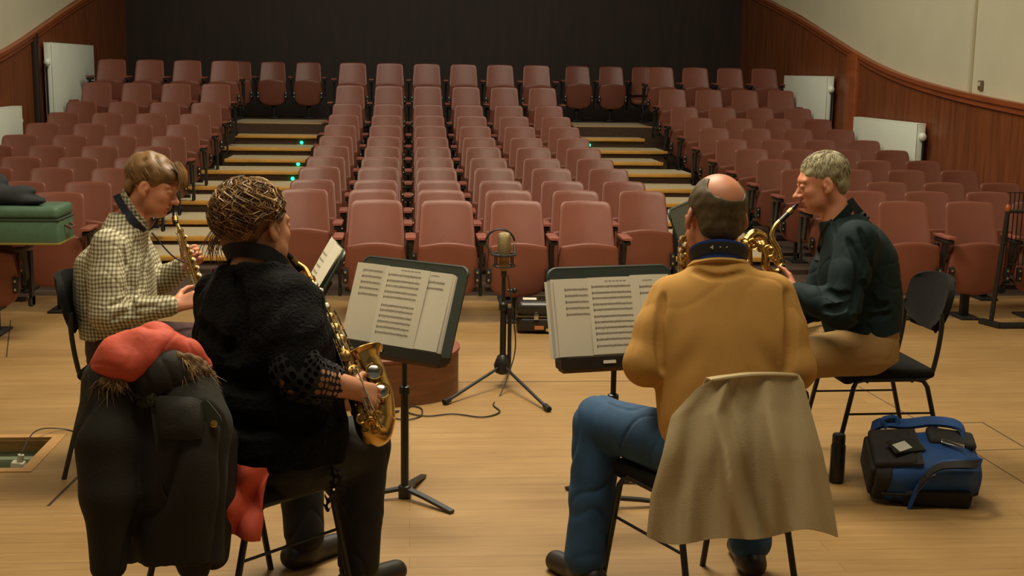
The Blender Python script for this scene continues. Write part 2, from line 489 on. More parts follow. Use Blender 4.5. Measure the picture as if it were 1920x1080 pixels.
def struct(name, mb, m, **k):
    return tag(mb.build(name, m, **k), kind='structure')

# ------------------------------------------------------------------ rows: depth of the seat backs and their floor levels
ROWY = [8.66, 9.43]+[9.43+.829*i for i in range(1, 9)]+[16.86, 17.72]
ROWZ = [0, 0, 0, .04, .07, .12, .175, .257, .342, .447, .66, .95]
DL, DR = -.38, .10
WL, WR = -4.38, 5.3          # side walls
WLAND = 17.60                # cross landing edge
YB = 20.6                    # back wall

# stage floor with the open cable trap at the left
h00, h10 = atz(-60, 822, 0), atz(97, 822, 0)
h01, h11 = atz(-110, 879, 0), atz(44, 879, 0)
HX0, HX1, HY0, HY1 = -2.45, -1.642, 5.386, 5.848
mb = MB()
X0, X1, Y0, Y1 = -9., 9., -4., 9.62
for (a, b, c, d) in ((X0, HX0, Y0, Y1), (HX1, X1, Y0, Y1), (HX0, HX1, Y0, HY0), (HX0, HX1, HY1, Y1)):
    mb.box(((a+b)/2, (c+d)/2, -.02), (b-a, d-c, .04))
struct('floor', mb, m_floor, smooth=False)
mb = MB(); w = .12
mb.box(((HX0+HX1)/2, (HY0+HY1)/2, -.13), (HX1-HX0+.02, HY1-HY0+.02, .01))
mb.box((HX0-.005, (HY0+HY1)/2, -.085), (.01, HY1-HY0, .09)); mb.box((HX1+.005, (HY0+HY1)/2, -.085), (.01, HY1-HY0, .09))
mb.box(((HX0+HX1)/2, HY0-.005, -.085), (HX1-HX0, .01, .09)); mb.box(((HX0+HX1)/2, HY1+.005, -.085), (HX1-HX0, .01, .09))
m_hatch = mat('pale green trap lining', (128, 136, 104), .6, var=.15, scale=10)
hx = thing('floor_trap', 'open square cable trap sunk in the stage boards, pale green inside', 'floor trap', ((HX0+HX1)/2, (HY0+HY1)/2, 0))
o = mb.xform(t=(-(HX0+HX1)/2, -(HY0+HY1)/2, 0)).build('box_lining', m_hatch, hx, smooth=False)
mb = MB(); e = .05
LX, LY = HX1-HX0, HY1-HY0
mb.box((0, LY/2+e/2, .002), (LX+2*e, e, .006)); mb.box((0, -LY/2-e/2, .002), (LX+2*e, e, .006))
mb.box((LX/2+e/2, 0, .002), (e, LY, .006)); mb.box((-LX/2-e/2, 0, .002), (e, LY, .006))
mb.build('rim', mat('trap rim wood', (176, 132, 78), .6, var=.1, scale=9), hx, smooth=False)
mb = MB(); mb.box((0, LY/2-.004, -.035), (LX, .006, .05)); mb.build('inner_batten', mat('trap batten', (128, 92, 44), .7, var=.25, scale=14, stretch=(.5, 4, 4)), hx, smooth=False)
mb = MB(); mb.box((.1, LY/2-.05, -.10), (LX*.8, .05, .05), bev=.01); mb.build('conduit', mat('grey conduit', (112, 118, 96), .5), hx)

# auditorium floor: one level platform per row
for i in range(12):
    y0 = ROWY[i]-.42; y1 = (ROWY[i+1]-.42) if i < 11 else YB
    if i < 2: continue
    if i == 2: y0 = 9.62
    if i == 11: y0 = ROWY[11]-.45
    z = ROWZ[i]
    mb = MB(); mb.box((.3, (y0+y1)/2, z/2-.15), (11.6, y1-y0, z+.3))
    struct('floor', mb, m_carpet, smooth=False)

# seams of the trap doors in the stage boards
def seam(pts, w=.006, name='trim'):
    mb = MB(); P = [atz(x, y, 0) for x, y in pts]
    for a, b in zip(P, P[1:]):
        d = nrm(b-a); n = V(-d[1], d[0], 0)*w/2
        mb.add([a-n+V(0, 0, .0006), b-n+V(0, 0, .0006), b+n+V(0, 0, .0006), a+n+V(0, 0, .0006)], [(0, 1, 2, 3)])
    return struct(name, mb, m_seam, smooth=False)
seam([(1752, 794), (1842, 792), (1960, 862)], .008)
seam([(1812, 845), (1960, 841)], .008)
seam([(1610, 725), (1830, 850), (2010, 962)], .006)
seam([(800, 717), (1220, 714)], .009)
seam([(1520, 705), (1640, 706)], .005)
seam([(90, 949), (175, 866)], .014)
seam([(20, 600), (12, 670)], .008)

# ------------------------------------------------------------------ side walls with a raked rail
def side_wall(side, X, sgn):
    # (Y, rail height): follows the rake of the seats
    pts = [(-3, .95), (4.0, 1.0), (8.0, 1.32), (10.3, 1.45), (11.4, 1.51), (12.6, 1.60), (13.8, 1.73), (14.6, 1.86), (15.5, 2.06), (17.5, 2.5), (YB+.2, 3.1)]
    mb = MB()
    for (a, za), (b, zb) in zip(pts, pts[1:]):
        for x in (X, ):
            mb.add([(x, a, -.1), (x, b, -.1), (x, b, zb), (x, a, za), (x+sgn*.1, a, -.1), (x+sgn*.1, b, -.1), (x+sgn*.1, b, zb), (x+sgn*.1, a, za)],
                   [(0, 1, 2, 3), (4, 5, 6, 7), (3, 2, 6, 7)])
    struct('wall_'+side, mb, m_wood, smooth=False)
    mb = MB()
    for (a, za), (b, zb) in zip(pts, pts[1:]):
        mb.add([(X+sgn*.02, a, za), (X+sgn*.02, b, zb), (X+sgn*.02, b, 7), (X+sgn*.02, a, 7), (X+sgn*.12, a, za), (X+sgn*.12, b, zb), (X+sgn*.12, b, 7), (X+sgn*.12, a, 7)], [(0, 1, 2, 3), (4, 5, 6, 7)])
    struct('wall_'+side+'_upper', mb, m_cream, smooth=False)
    # rail: a moulding of two steps
    mb = MB(); n = 60
    ys = np.linspace(-3, YB, n); zs = np.interp(ys, [p[0] for p in pts], [p[1] for p in pts])
    k = np.ones(5)/5; zs = np.concatenate([zs[:2], np.convolve(zs, k, 'valid'), zs[-2:]])
    prof = [(.0, -.10), (-.025, -.10), (-.03, -.05), (-.05, -.045), (-.055, .0), (.02, .0)]
    mb.rings([[(X+sgn*px, y, z+pz) for px, pz in prof] for y, z in zip(ys, zs)])
    struct('trim_rail_'+side, mb, m_wood2, angle=25)
side_wall('left', WL, -1)
side_wall('right', WR, 1)
mb = MB(); mb.box((.4, YB+.05, 3.4), (10.2, .1, 7)); struct('wall_back', mb, m_dark, smooth=False)
mb = MB(); mb.box((.4, 9, 7.05), (20, 26, .1)); struct('ceiling', mb, mat('dark ceiling', (60, 54, 46), .9), smooth=False)
# pilaster on the right wall, dark strip on the left wall
mb = MB(); mb.box((WR-.03, 15.12, .95), (.06, .34, 2.0), bev=.006); struct('trim_pilaster', mb, m_wood2)
mb = MB(); mb.box((WL+.03, 15.55, 1.), (.06, .10, 2.1), bev=.006); struct('trim_dark_strip', mb, m_dark)
# upper right wall: conduit and switch
P = atz(1818, 150, 1.62); 
def on_right(px, py, X):
    d = FW + RT*((px-960)/F) + UP*((540-py)/F)
    return CAM + d*(X/d[0])
p = on_right(1818, 150, WR)
mb = MB(); mb.box((WR+.005, p[1], 4.2), (.03, .035, 5.3), bev=.005); struct('trim_conduit', mb, m_cream)
p = on_right(1837, 160, WR)
t = thing('wall_switch', 'small square light switch on the cream wall above the panelling', 'switch', (WR+.02, p[1], p[2]))
mb = MB(); mb.box((-.012, 0, 0), (.02, .09, .09), bev=.006); mb.build('plate', mat('brown switch plate', (112, 90, 66), .5), t)
mb = MB(); mb.box((-.026, 0, .01), (.012, .03, .04), bev=.004); mb.build('rocker', m_cream, t)

# ------------------------------------------------------------------ radiators
def radiator(X, sgn, ya, yb, z0, z1, label, valve_y):
    t = thing('panel_radiator', label, 'radiator', (X, (ya+yb)/2, z0), 0, 'panel radiators along the side walls')
    L_ = yb-ya; h = z1-z0; dx = -sgn
    mb = MB(); mb.box((dx*.13, 0, h/2), (.02, L_, h), bev=.008); mb.box((dx*.05, 0, h/2), (.02, L_-.02, h-.02), bev=.006); mb.build('panel', m_rad, t)
    mb = MB(); mb.box((dx*.09, 0, h-.005), (.1, L_, .015), bev=.004)
    for yy in (-1, 1): mb.box((dx*.09, yy*(L_/2-.004), h/2), (.09, .008, h-.02), bev=.003)
    mb.build('casing', m_rad, t)
    mb = MB(); yv = valve_y*(L_/2+.05)
    mb.cyl((dx*.08, yv, h*.72), (dx*.08, yv, -.3), .013); mb.cyl((dx*.08, yv-valve_y*.06, h*.72), (dx*.08, yv, h*.72), .012)
    mb.build('pipe', m_iron, t)
    mb = MB(); mb.ball((dx*.09, yv, h*.78), (.04, .04, .045), 8); mb.build('valve', m_rad, t)
radiator(WR, 1, 12.80, 14.70, .62, 1.22, 'white panel radiator low on the right wall, in front of the pilaster', -1)
radiator(WR, 1, 15.75, 17.6, .95, 1.68, 'white panel radiator high on the right wall beyond the pilaster', -1)
radiator(WL, -1, 12.6, 14.55, .5, 1.24, 'white panel radiator at the left wall, end valve showing', 1)
radiator(WL, -1, 15.85, 17.9, .9, 1.95, 'white panel radiator behind the upper rows of the left block', -1)

# ------------------------------------------------------------------ theatre seats
def round_outline(P, rad, n=6):
    """polygon (x,z) with rounded corners"""
    out = []; k = len(P)
    for i in range(k):
        p, a, b = V(*P[i]), V(*P[i-1]), V(*P[(i+1) % k]); r = rad[i]
        if r <= 0: out.append(p); continue
        da, db = nrm(a-p), nrm(b-p); q0, q1 = p+da*r, p+db*r
        for t in np.linspace(0, 1, n): out.append((1-t)**2*q0+2*t*(1-t)*p+t*t*q1)
    return out
def shell_mb(ol, c, ysurf, th):
    mb = MB(); c = V(*c); rs = []
    for sc, dy in ((.02, 0), (.3, 0), (.6, 0), (.85, 0), (.955, .0), (.985, .003), (1, .010), (1, th-.010), (.985, th-.003), (.955, th), (.6, th), (.02, th)):
        rs.append([(lambda q: V(q[0], ysurf(q[0], q[1])+dy, q[1]))(c+(p-c)*sc) for p in ol])
    return mb.rings(rs)
def dens(P, n=5):
    out = []
    for i in range(len(P)):
        a, b = P[i], P[(i+1) % len(P)]; m = n if np.linalg.norm(b-a) > .1 else 1
        out += [a+(b-a)*t/m for t in range(m)]
    return out
def back_mb():
    ol = dens(round_outline([(-.200, .40), (.200, .40), (.192, .56), (.174, .818), (0, .826), (-.174, .818), (-.192, .56)], [.02, .02, .05, .042, .05, .042, .05]))
    return shell_mb(ol, (0, .62), lambda x, z: -.125+.30*(z-.40)+.030*(1-(x/.19)**2), .034)
def cushion_mb():
    ol = dens(round_outline([(-.150, .205), (0, .178), (.150, .205), (.216, .30), (.205, .45), (.192, .540), (0, .574), (-.192, .540), (-.205, .45), (-.216, .30)], [.05, .08, .05, .07, .05, .016, .10, .016, .05, .07]))
    return shell_mb(ol, (0, .37), lambda x, z: -.192-.020*(1-(x/.21)**2)-.20*(z-.37)-.010*(1-((z-.37)/.19)**2), .055)
def arm_mb(sx):
    mb = MB()
    def fn(i):
        y = -.04-.27*i/8; w = .036*(1 if 0 < i < 8 else .85); h = .0115*(1 if 0 < i < 8 else .7)
        return [(sx*.245+w*math.copysign(abs(cos(a))**.5, cos(a)), y, .602+h*math.copysign(abs(sin(a))**.5, sin(a))) for a in np.linspace(0, 2*pi, 16, endpoint=False)]
    mb.rings([fn(i) for i in range(9)]); return mb
def armsup_mb(sx):
    mb = MB(); x = sx*.245
    mb.box((x, -.17, .572), (.05, .24, .03), bev=.008)
    mb.box((x, -.12, .575), (.022, .2, .02)); mb.box((x, -.17, .47), (.02, .07, .21), R=Rx(.25)); mb.box((x, -.05, .36), (.02, .06, .36))
    mb.box((x, -.06, .215), (.02, .10, .05)); return mb
def pedestal_mb():
    mb = MB(); mb.box((0, -.02, .12), (.055, .05, .22), bev=.006); mb.box((0, -.02, .008), (.14, .26, .016), bev=.004)
    mb.box((0, -.05, .225), (.42, .045, .03)); mb.cyl((.0, -.04, .2), (-.21, -.05, .29), .01); mb.cyl((0, -.04, .2), (.21, -.05, .29), .01)
    return mb
def bracket_mb(sx):
    mb = MB(); mb.box((sx*.200, -.222, .34), (.036, .03, .10), bev=.006); return mb
def bolt_mb(sx, z):
    return MB().lathe([(0.001, 0), (.008, 0), (.008, .006), (.001, .009)], (sx*.200, -.236, z), (0, -1, 0), 10)

def build_seat(right_arm=False, down=False):
    t = thing('theatre_seat', 'x', 'theatre seat')
    back_mb().build('backrest', m_seat, t)
    c = cushion_mb()
    if down: c.xform(t=(0, .20, -.20)).xform(Rx(radians(-78))).xform(t=(0, -.16, .34))
    c.build('seat_cushion', m_seat, t)
    arm_mb(-1).build('armrest', m_pad, t); armsup_mb(-1).build('armrest_bracket', m_iron, t)
    if right_arm:
        arm_mb(1).build('armrest', m_pad, t); armsup_mb(1).build('armrest_bracket', m_iron, t)
    pedestal_mb().build('pedestal', m_iron, t)
    if not down:
        for sx in (-1, 1):
            b = bracket_mb(sx).build('hinge_bracket', m_iron, t)
            for z in (.315, .368): bolt_mb(sx, z).build('bolt', m_bolt, b)
    return t
protoA = build_seat(); index_kids(protoA)
protoB = build_seat(True); index_kids(protoB)
used = set()
ORD = ['first', 'second', 'third', 'fourth', 'fifth', 'sixth', 'seventh', 'eighth', 'ninth', 'tenth', 'eleventh', 'twelfth', 'thirteenth']
seats = {}
def place_seat(X, Y, Z, rz, label, group, last=False, src=None):
    p = src or (protoB if last else protoA)
    o = p if p.name not in used else copy_tree(p)
    used.add(p.name)
    o.location = (X, Y, Z); o.rotation_euler = (0, 0, rz); tag(o, label, 'theatre seat', group)
    return o
for r in range(12):
    Y, Z = ROWY[r], ROWZ[r]
    for c in range(6):
        if r == 0 and c in (0, 5): continue
        X = -.771+.5*c
        if r == 0: X = .479+(c-2.5)*.475+.008
        cc = c-1 if r == 0 else c
        place_seat(X, Y, Z, 0, f'maroon tip-up theatre seat, middle block, {ORD[r]} row from stage, {ORD[cc]} seat from left', 'theatre seats of the middle block', c == (4 if r == 0 else 5))
    for c in range(4):
        if r == 0:
            if c > 1: continue
            X = -2.64-.5*(c-0)
            lab = f'maroon tip-up theatre seat, left block, first row, {"under the green case" if c == 0 else "second from the left aisle"}'
            place_seat(X, Y+DL, Z, 0, lab, 'theatre seats of the left block', c == 0); continue
        X = -2.425-.4855*c
        place_seat(X, Y+DL, Z, 0, f'maroon tip-up theatre seat, left block, {ORD[r]} row from stage, {ORD[c]} seat from aisle', 'theatre seats of the left block', c == 0)
    for c in range(4):
        X = 3.471+.489*c
        if r == 0 and c > 2: continue
        place_seat(X, Y+DR, Z, 0, f'maroon tip-up theatre seat, right block, {ORD[r]} row from stage, {ORD[c]} seat from aisle', 'theatre seats of the right block', c == (2 if r == 0 else 3))
# the row behind the cross landing, seen through the two aisles
for i, X in enumerate((-2.52, -2.02, -1.50)):
    place_seat(X, 19.45, .955, 0, f'maroon tip-up theatre seat behind the landing above the left stairs, {ORD[i]} from left', 'theatre seats behind the landing', i == 2)
for i, X in enumerate((2.52, 3.03)):
    place_seat(X, 19.45, .955, 0, f'maroon tip-up theatre seat behind the landing above the right stairs, {ORD[i]} from left', 'theatre seats behind the landing', i == 1)
dn = build_seat(True, True)
place_seat(3.53, 19.45, .955, 0, 'maroon theatre seat with its cushion folded down, behind the right stairs', 'theatre seats behind the landing', src=dn)

# ------------------------------------------------------------------ aisle stairs
NZ = [.11, .18, .24, .35, .43, .54, .62, .71, .826, .95]
NY = [10.9+.744*i for i in range(10)]
def stairs(xl, xr, lab, ledx, leds, sx):
    t = thing('aisle_stairs', lab, 'stairs', ((xl[0]+xr[0])/2, 10.9, 0)); ox, oy = (xl[0]+xr[0])/2, 10.9
    for i in range(10):
        y0 = NY[i]; y1 = NY[i+1] if i < 9 else 19.0
        a, b = xl[i], xr[i]
        mb = MB(); mb.box(((a+b)/2-ox, (y0+y1)/2-oy+.01, NZ[i]/2-.02), (b-a, y1-y0+.02, NZ[i]+.04-.006)); s = mb.build('step', m_carpet, t, smooth=False)
        mb = MB(); mb.box(((a+b)/2-ox, (y0+y1)/2-oy+.03, NZ[i]-.003), (b-a-.01, y1-y0-.05, .008)); mb.build('tread', m_tread, s, smooth=False)
        mb = MB(); mb.box(((a+b)/2-ox, y0-oy-.005, NZ[i]-.013), (b-a, .06, .042), bev=.01); mb.build('nosing', m_nose, s)
        if 3 < i < 9:
            lx = ledx[i]+sx*.08; mb = MB(); mb.box((lx+sx*.28-ox, y1-oy-.07, NZ[i]+.002), (.52, .10, .006)); mb.build('painted_tread_light', m_tread_lit, s, smooth=False)  # lit part of the tread, put in as a pale patch
        if i in leds and i < 9:
            mb = MB(); mb.ball((ledx[i]-ox, y1-oy-.012, NZ[i]+.03), .021, 7); mb.build('step_light', m_led, s)
    return t
stairs([-2.40, -2.42, -2.40, -2.38, -2.40, -2.35, -2.18, -2.31, -2.25, -2.42], [-1.2, -1.2, -1.2, -1.22, -1.25, -1.25, -1.23, -1.22, -1.20, -1.19],
       'carpeted aisle stairs with golden nosings between left and middle blocks', [-1.32]*6+[-1.38, -1.40, -1.42, -1.4], (3, 4, 5, 7, 8), -1)
stairs([2.25]*10, [3.22, 3.22, 3.22, 3.25, 3.25, 3.28, 3.06, 3.26, 3.1, 3.38],
       'carpeted aisle stairs with golden nosings between middle and right blocks', [2.36]*10, (7, 8), 1)
# ------------------------------------------------------------------ materials of the movable things
m_blk = mat('black powder coat', (30, 30, 30), .38, var=.15, scale=30)
m_cloth_blk = mat('black seat fabric', (26, 25, 23), .95, var=.2, scale=60, bump=.4, bscale=400, spec=.2)
m_desk = mat('dark green grey stand metal', (52, 62, 58), .38, var=.08, scale=6, spec=.6)
m_lipwood = mat('stand underside', (92, 64, 40), .5, var=.2, scale=10)
m_paper = mat('white paper', (226, 218, 196), .8, var=.02, scale=3)
m_paper2 = mat('paper edges', (196, 186, 178), .85, var=.08, scale=3, stretch=(40, 1, 1))
m_ink = mat('grey printed ink', (150, 142, 128), .8, var=.2, scale=90)
m_ink2 = mat('dark printed ink', (112, 105, 94), .8, var=.2, scale=90)
m_rub = mat('black rubber', (20, 20, 20), .8)
m_chrome = mat('chrome', (200, 200, 195), .2, 1., var=.03)
m_cable = mat('black cable', (42, 36, 28), .6)

# ------------------------------------------------------------------ stacking chairs (front towards local +Y)
def make_chair(name, label, loc, rz, seat_z=.455, bz=0.):
    t = thing(name, label, 'chair', loc, rz, 'black stacking chairs of the players')
    s = Sdf((-.25, -.25, .38), (.25, .26, .50), .006)
    def hw(y): return np.interp(y, [-.2, 0, .2], [.185, .2, .205])
    s.box((0, .0, seat_z-.018), (.205, .2, .022), rad=.02, k=0)
    s.box((0, .185, seat_z-.035), (.2, .03, .028), rad=.025, k=.03)
    s.ell((0, -.02, seat_z+.055), (.2, .19, .045), k=.02, op='s')
    sdf_obj(s, 'seat', m_cloth_blk, t, 1)
    mb = MB()
    def fn(u, v):
        x = 2*u-1; y = 2*v-1
        k = (1-abs(y)**5*.18)*(1-.25*max(0, -y)**2)
        return (x*.205*k, -.215-.055*(y*.5+.5)*1.0-.05*(1-x*x)*1.0-.0, .715-bz+y*(.125-bz*.5)*(1-.10*abs(x)**4))
    def fn2(u, v):
        p = fn(u, v); return (p[0], p[1], p[2])
    mb.grid(fn2, 12, 10, .028); mb.build('backrest', m_cloth_blk, t)
    for sx in (-1, 1):
        x = sx*.19
        mb = MB(); mb.tube(bez([(x, -.215, .70), (x, -.215, .62), (x, -.20, .5), (x, -.175, .425), (x, -.10, .412)], 16), .0105, 10); mb.build('back_post', m_blk, t)
        mb = MB(); mb.tube([(x, -.13, .413), (x, .13, .413)], .0105, 10); mb.build('side_rail', m_blk, t)
        mb = MB(); mb.tube([(x, .12, .413), (x, .15, .405), (x+sx*.01, .165, .38), (x+sx*.02, .245, .0)], .0105, 10); mb.build('leg', m_blk, t)
        mb = MB(); mb.tube([(x, -.12, .413), (x, -.15, .405), (x+sx*.01, -.165, .38), (x+sx*.02, -.265, .0)], .0105, 10); mb.build('leg', m_blk, t)
        mb = MB(); mb.tube([(x+sx*.012, .19, .265), (x+sx*.012, -.195, .265)], .005, 8); mb.build('stretcher', m_blk, t)
    mb = MB(); mb.tube([(-.19, .1, .405), (.19, .1, .405)], .008, 8); mb.tube([(-.19, -.1, .405), (.19, -.1, .405)], .008, 8); mb.build('cross_rail', m_blk, t)
    return t
CH_L = V(-1.16, 5.44, 0); CH_R = V(2.05, 5.40, 0); CH_W = V(-.50, 3.90, 0); CH_B = V(.93, 3.88, 0)
A_W, A_B = radians(45), radians(-24)
make_chair('stacking_chair', 'black stacking chair under the man in the checked shirt', CH_L, radians(-92))
make_chair('stacking_chair', 'black stacking chair under the man in the dark green shirt', CH_R, radians(92))
make_chair('stacking_chair', 'black stacking chair under the woman, parka over its back', CH_W, -A_W)
make_chair('stacking_chair', 'black stacking chair under the man in mustard, jacket over its back', CH_B, -A_B, bz=.045)

# ------------------------------------------------------------------ music stands; local -Y faces the player
def desk_frame(tilt):
    u = V(0, sin(tilt), cos(tilt)); n = V(0, -cos(tilt), sin(tilt)); return V(1, 0, 0), u, n
def make_stand(label, base, rz, zc, tilt, w=.5, h=.34, slots=False, off=(0, 0)):
    t = thing('music_stand', label, 'music stand', base, rz, 'music stands of the quartet')
    X, U, N_ = desk_frame(tilt); C = V(off[0], off[1], zc)
    R = np.stack([X, -N_, U], 1)
    mb = MB()
    # desk sheet with rounded upper corners
    def outline(r):
        pts = []
        for cx, cz, a0 in ((w/2-r, h/2-r, 0), (-w/2+r, h/2-r, 90)):
            for k in range(7):
                a = radians(a0+k*15); pts.append((cx+r*cos(a), cz+r*sin(a)))
        pts += [(-w/2, -h/2), (w/2, -h/2)]; return pts
    ol = outline(.035)
    mb.rings([[C+X*a+U*b+N_*o for a, b in ol] for o in (-.004, .004)])
    d = mb.build('desk', m_desk, t, angle=30)
    mb = MB(); mb.tube([C+X*a+U*b for a, b in ol[:14]], .0065, 6); mb.build('desk_rim', m_desk, t)
    # lip
    mb = MB(); L0 = C-U*h/2
    prof = [L0+N_*(-.004)-U*.012, L0+N_*.050-U*.034, L0+N_*.066-U*.030, L0+N_*.070+U*.010, L0+N_*.063+U*.010, L0+N_*.056+U*.0, L0+N_*(-.004)+U*.008]
    mb.rings([[p+X*a for p in prof] for a in (-w/2, w/2)]); mb.build('lip', m_blk, t, angle=20)
    mb = MB(); b0 = L0-N_*.004-U*.0
    prof = [b0-U*.012, b0+N_*.062-U*.032, b0+N_*.055-U*.044, b0-U*.026]
    mb.rings([[p+X*a for p in prof] for a in (-w/2+.01, w/2-.01)]); mb.build('lip_underside', m_lipwood, t, angle=20)
    mb = MB(); mb.box(C-N_*.03-U*.05, (.06, .05, .12), R, bev=.008); mb.build('tilt_clamp', m_blk, t)
    top = C-N_*.035-U*.1
    mb = MB(); mb.tube([(0, 0, .03), (0, 0, .45)], .016, 14); mb.tube([(0, 0, .44), (0, 0, zc-.2), top], .011, 12); mb.build('post', m_blk, t)
    mb = MB(); mb.lathe([(.018, .43), (.022, .432), (.022, .46), (.014, .465)], seg=14); mb.build('collar', m_blk, t)
    mb = MB(); mb.lathe([(.016, 0), (.026, .004), (.026, .05), (.017, .056)], seg=14); mb.build('hub', m_blk, t)
    for k in range(3):
        a = radians(90+120*k+20)
        mb = MB(); mb.ribbon([V(.02*cos(a), .02*sin(a), .04), V(.12*cos(a), .12*sin(a), .03), V(.27*cos(a), .27*sin(a), .008)], [.014, .013, .012], .006, V(-sin(a), cos(a), 0)); mb.build('leg', m_blk, t)
    return t, C, X, U, N_, R
def make_sheets(label, t, C, X, U, N_, pages, edge_side, loc, rz, nedge=3):
    """pages: list of (x0,x1,z0,z1,offset,[stave rows (x0,x1,z)])"""
    s = thing('sheet_music', label, 'sheet music', loc, rz, 'sheet music on the stands')
    for i, (x0, x1, z0, z1, o, rows) in enumerate(pages):
        mb = MB()
        def fn(u, v):
            return C+X*(x0+(x1-x0)*u)+U*(z0+(z1-z0)*v)+N_*(o+.006*sin(pi*u)+.004*sin(2.2*v+i))
        mb.grid(fn, 10, 6, .0012)
        p = mb.build('page', m_paper, s)
        ink = MB(); r = random.Random(i+5)
        def P(x, z, e=.0006):
            u = (x-x0)/(x1-x0); v = (z-z0)/(z1-z0); return fn(u, v)+N_*e
        for (a, b, z, kind) in rows:
            if kind == 't':
                n = 6; ink.m = 0
                for k in range(n): ink.add([P(a+(b-a)*k/n, z), P(a+(b-a)*(k+.8)/n, z), P(a+(b-a)*(k+.8)/n, z+.004), P(a+(b-a)*k/n, z+.004)], [(0, 1, 2, 3)])
                continue
            ink.m = 0
            for l in range(5):
                zz = z+l*.0016
                for k in range(6):
                    xa, xb = a+(b-a)*k/6, a+(b-a)*(k+1)/6
                    ink.add([P(xa, zz), P(xb, zz), P(xb, zz+.0007), P(xa, zz+.0007)], [(0, 1, 2, 3)])
            ink.m = 1
            x = a
            ink.add([P(x, z-.002), P(x+.004, z-.002), P(x+.003, z+.010), P(x+.001, z+.010)], [(0, 1, 2, 3)])
            x += .012
            while x < b-.004:
                if r.random() < .75:
                    zz = z+r.random()*.006; dz_ = .007*(1 if r.random() < .6 else -1)
                    ink.add([P(x, zz), P(x+.0022, zz), P(x+.0022, zz+.0018), P(x, zz+.0018)], [(0, 1, 2, 3)])
                    ink.add([P(x+.0016, zz), P(x+.0022, zz), P(x+.0022, zz+dz_), P(x+.0016, zz+dz_)], [(0, 1, 2, 3)])
                x += r.uniform(.0035, .008)
        if rows: ink.build('printed_staves', [m_ink, m_ink2], p, smooth=False)
    # fanned page edges beneath
    x0 = min(q[0] for q in pages); x1 = max(q[1] for q in pages); z0 = min(q[2] for q in pages); z1 = max(q[3] for q in pages)
    for k in range(nedge):
        mb = MB(); e = edge_side*(.010+.011*k)
        a, b = (x0+.03, x1+e) if edge_side > 0 else (x0+e, x1-.03)
        zz0, zz1 = z0-.002*k, z1-.006-.004*k
        o = .0055-.0016*k
        mb.grid(lambda u, v: C+X*(a+(b-a)*u)+U*(zz0+(zz1-zz0)*v)+N_*(o+.004*sin(pi*u)), 6, 3, .0012); mb.build('page', m_paper2 if k % 2 else m_paper, s)
    return s
rzL = radians(-37); bL = V(-.02, 4.95, 0)
stL = make_stand('music stand with a wide open score, in front of the woman', bL, rzL, .785, radians(21), .51, .36, off=(.015, -.01))
rows_mid = [(-.075, .085, .128-.0235*k, 's') for k in range(11)]
rows_mid = [(-.08, .08, z, 's') for z in (.112, .088, .067, .043, .022, -.012, -.032, -.055, -.077, -.099, -.121)]
pgL = [(-.272, -.11, -.160, .150, .012, [(-.232, -.135, z, 's') for z in (.118, .094, .07, .046, .022)]),
       (-.125, .09, -.162, .148, .016, [(-.045, .05, .135, 't')]+[(a-.025, b-.025, z, k) for a, b, z, k in rows_mid]),
       (.055, .195, -.160, .147, .010, [(.095, .135, .13, 't'), (.085, .165, .102, 's'), (.085, .165, .078, 's')])]
make_sheets('open score of white pages on the stand before the woman', *stL[:5], pgL, 1, bL, rzL)
rzR = radians(12); bR = V(.79, 4.80, 0)
stR = make_stand('music stand with a wide open score, in front of the man in mustard', bR, rzR, .782, radians(20), .5, .365, off=(-.01, 0))
pgR = [(-.235, -.085, -.160, .138, .012, [(-.195, -.10, z, 's') for z in (.092, .068, .044, .020, -.004)]),
       (-.10, .11, -.158, .140, .016, [(-.03, .06, .122, 't')]+[(-.085, .075, z-.012, 's') for z in (.112, .088, .067, .043, .022, -.004, -.026, -.048, -.070, -.093, -.118)]),
       (.08, .243, -.155, .146, .011, [(.13, .17, .122, 't'), (.115, .22, .095, 's'), (.115, .22, .07, 's')])]
make_sheets('open score of white pages on the stand before the man in mustard', *stR[:5], pgR, -1, bR, rzR)
mb = MB(); C, X, U, N_, R = stL[1:]
stk = mb.box(C-U*.190+N_*.0725-X*.03, (.035, .002, .014), R).build('sticker', m_paper, stL[0], smooth=False)
mb = MB(); C, X, U, N_, R = stR[1:]
mb.box(C-U*.193+N_*.0725-X*.06, (.05, .002, .012), R).build('sticker', m_paper, stR[0], smooth=False)

# the two other stands, seen from behind or edge on
bA = at(604, 720, 5.75); bA = V(bA[0], bA[1], 0)
rzA = radians(-80)
stA = make_stand('narrow edge-on music stand in front of the man in the checked shirt', bA, rzA, .785, radians(30), .46, .32)
pgA = [(-.2, .0, -.14, .17, .012, [(-.17, -.03, z, 's') for z in (.09, .06, .03, 0, -.03)]), (-.01, .19, -.14, .16, .016, [])]
make_sheets('sheaf of music on the narrow stand before the man in the checked shirt', *stA[:5], pgA, -1, bA, rzA)
bD = at(1290, 720, 5.3); bD = V(bD[0], bD[1], 0)
rzD = radians(66)
stD = make_stand('dark music stand before the man in the dark green shirt, seen past the bald head', bD, rzD, 1.02, radians(22), .46, .32)

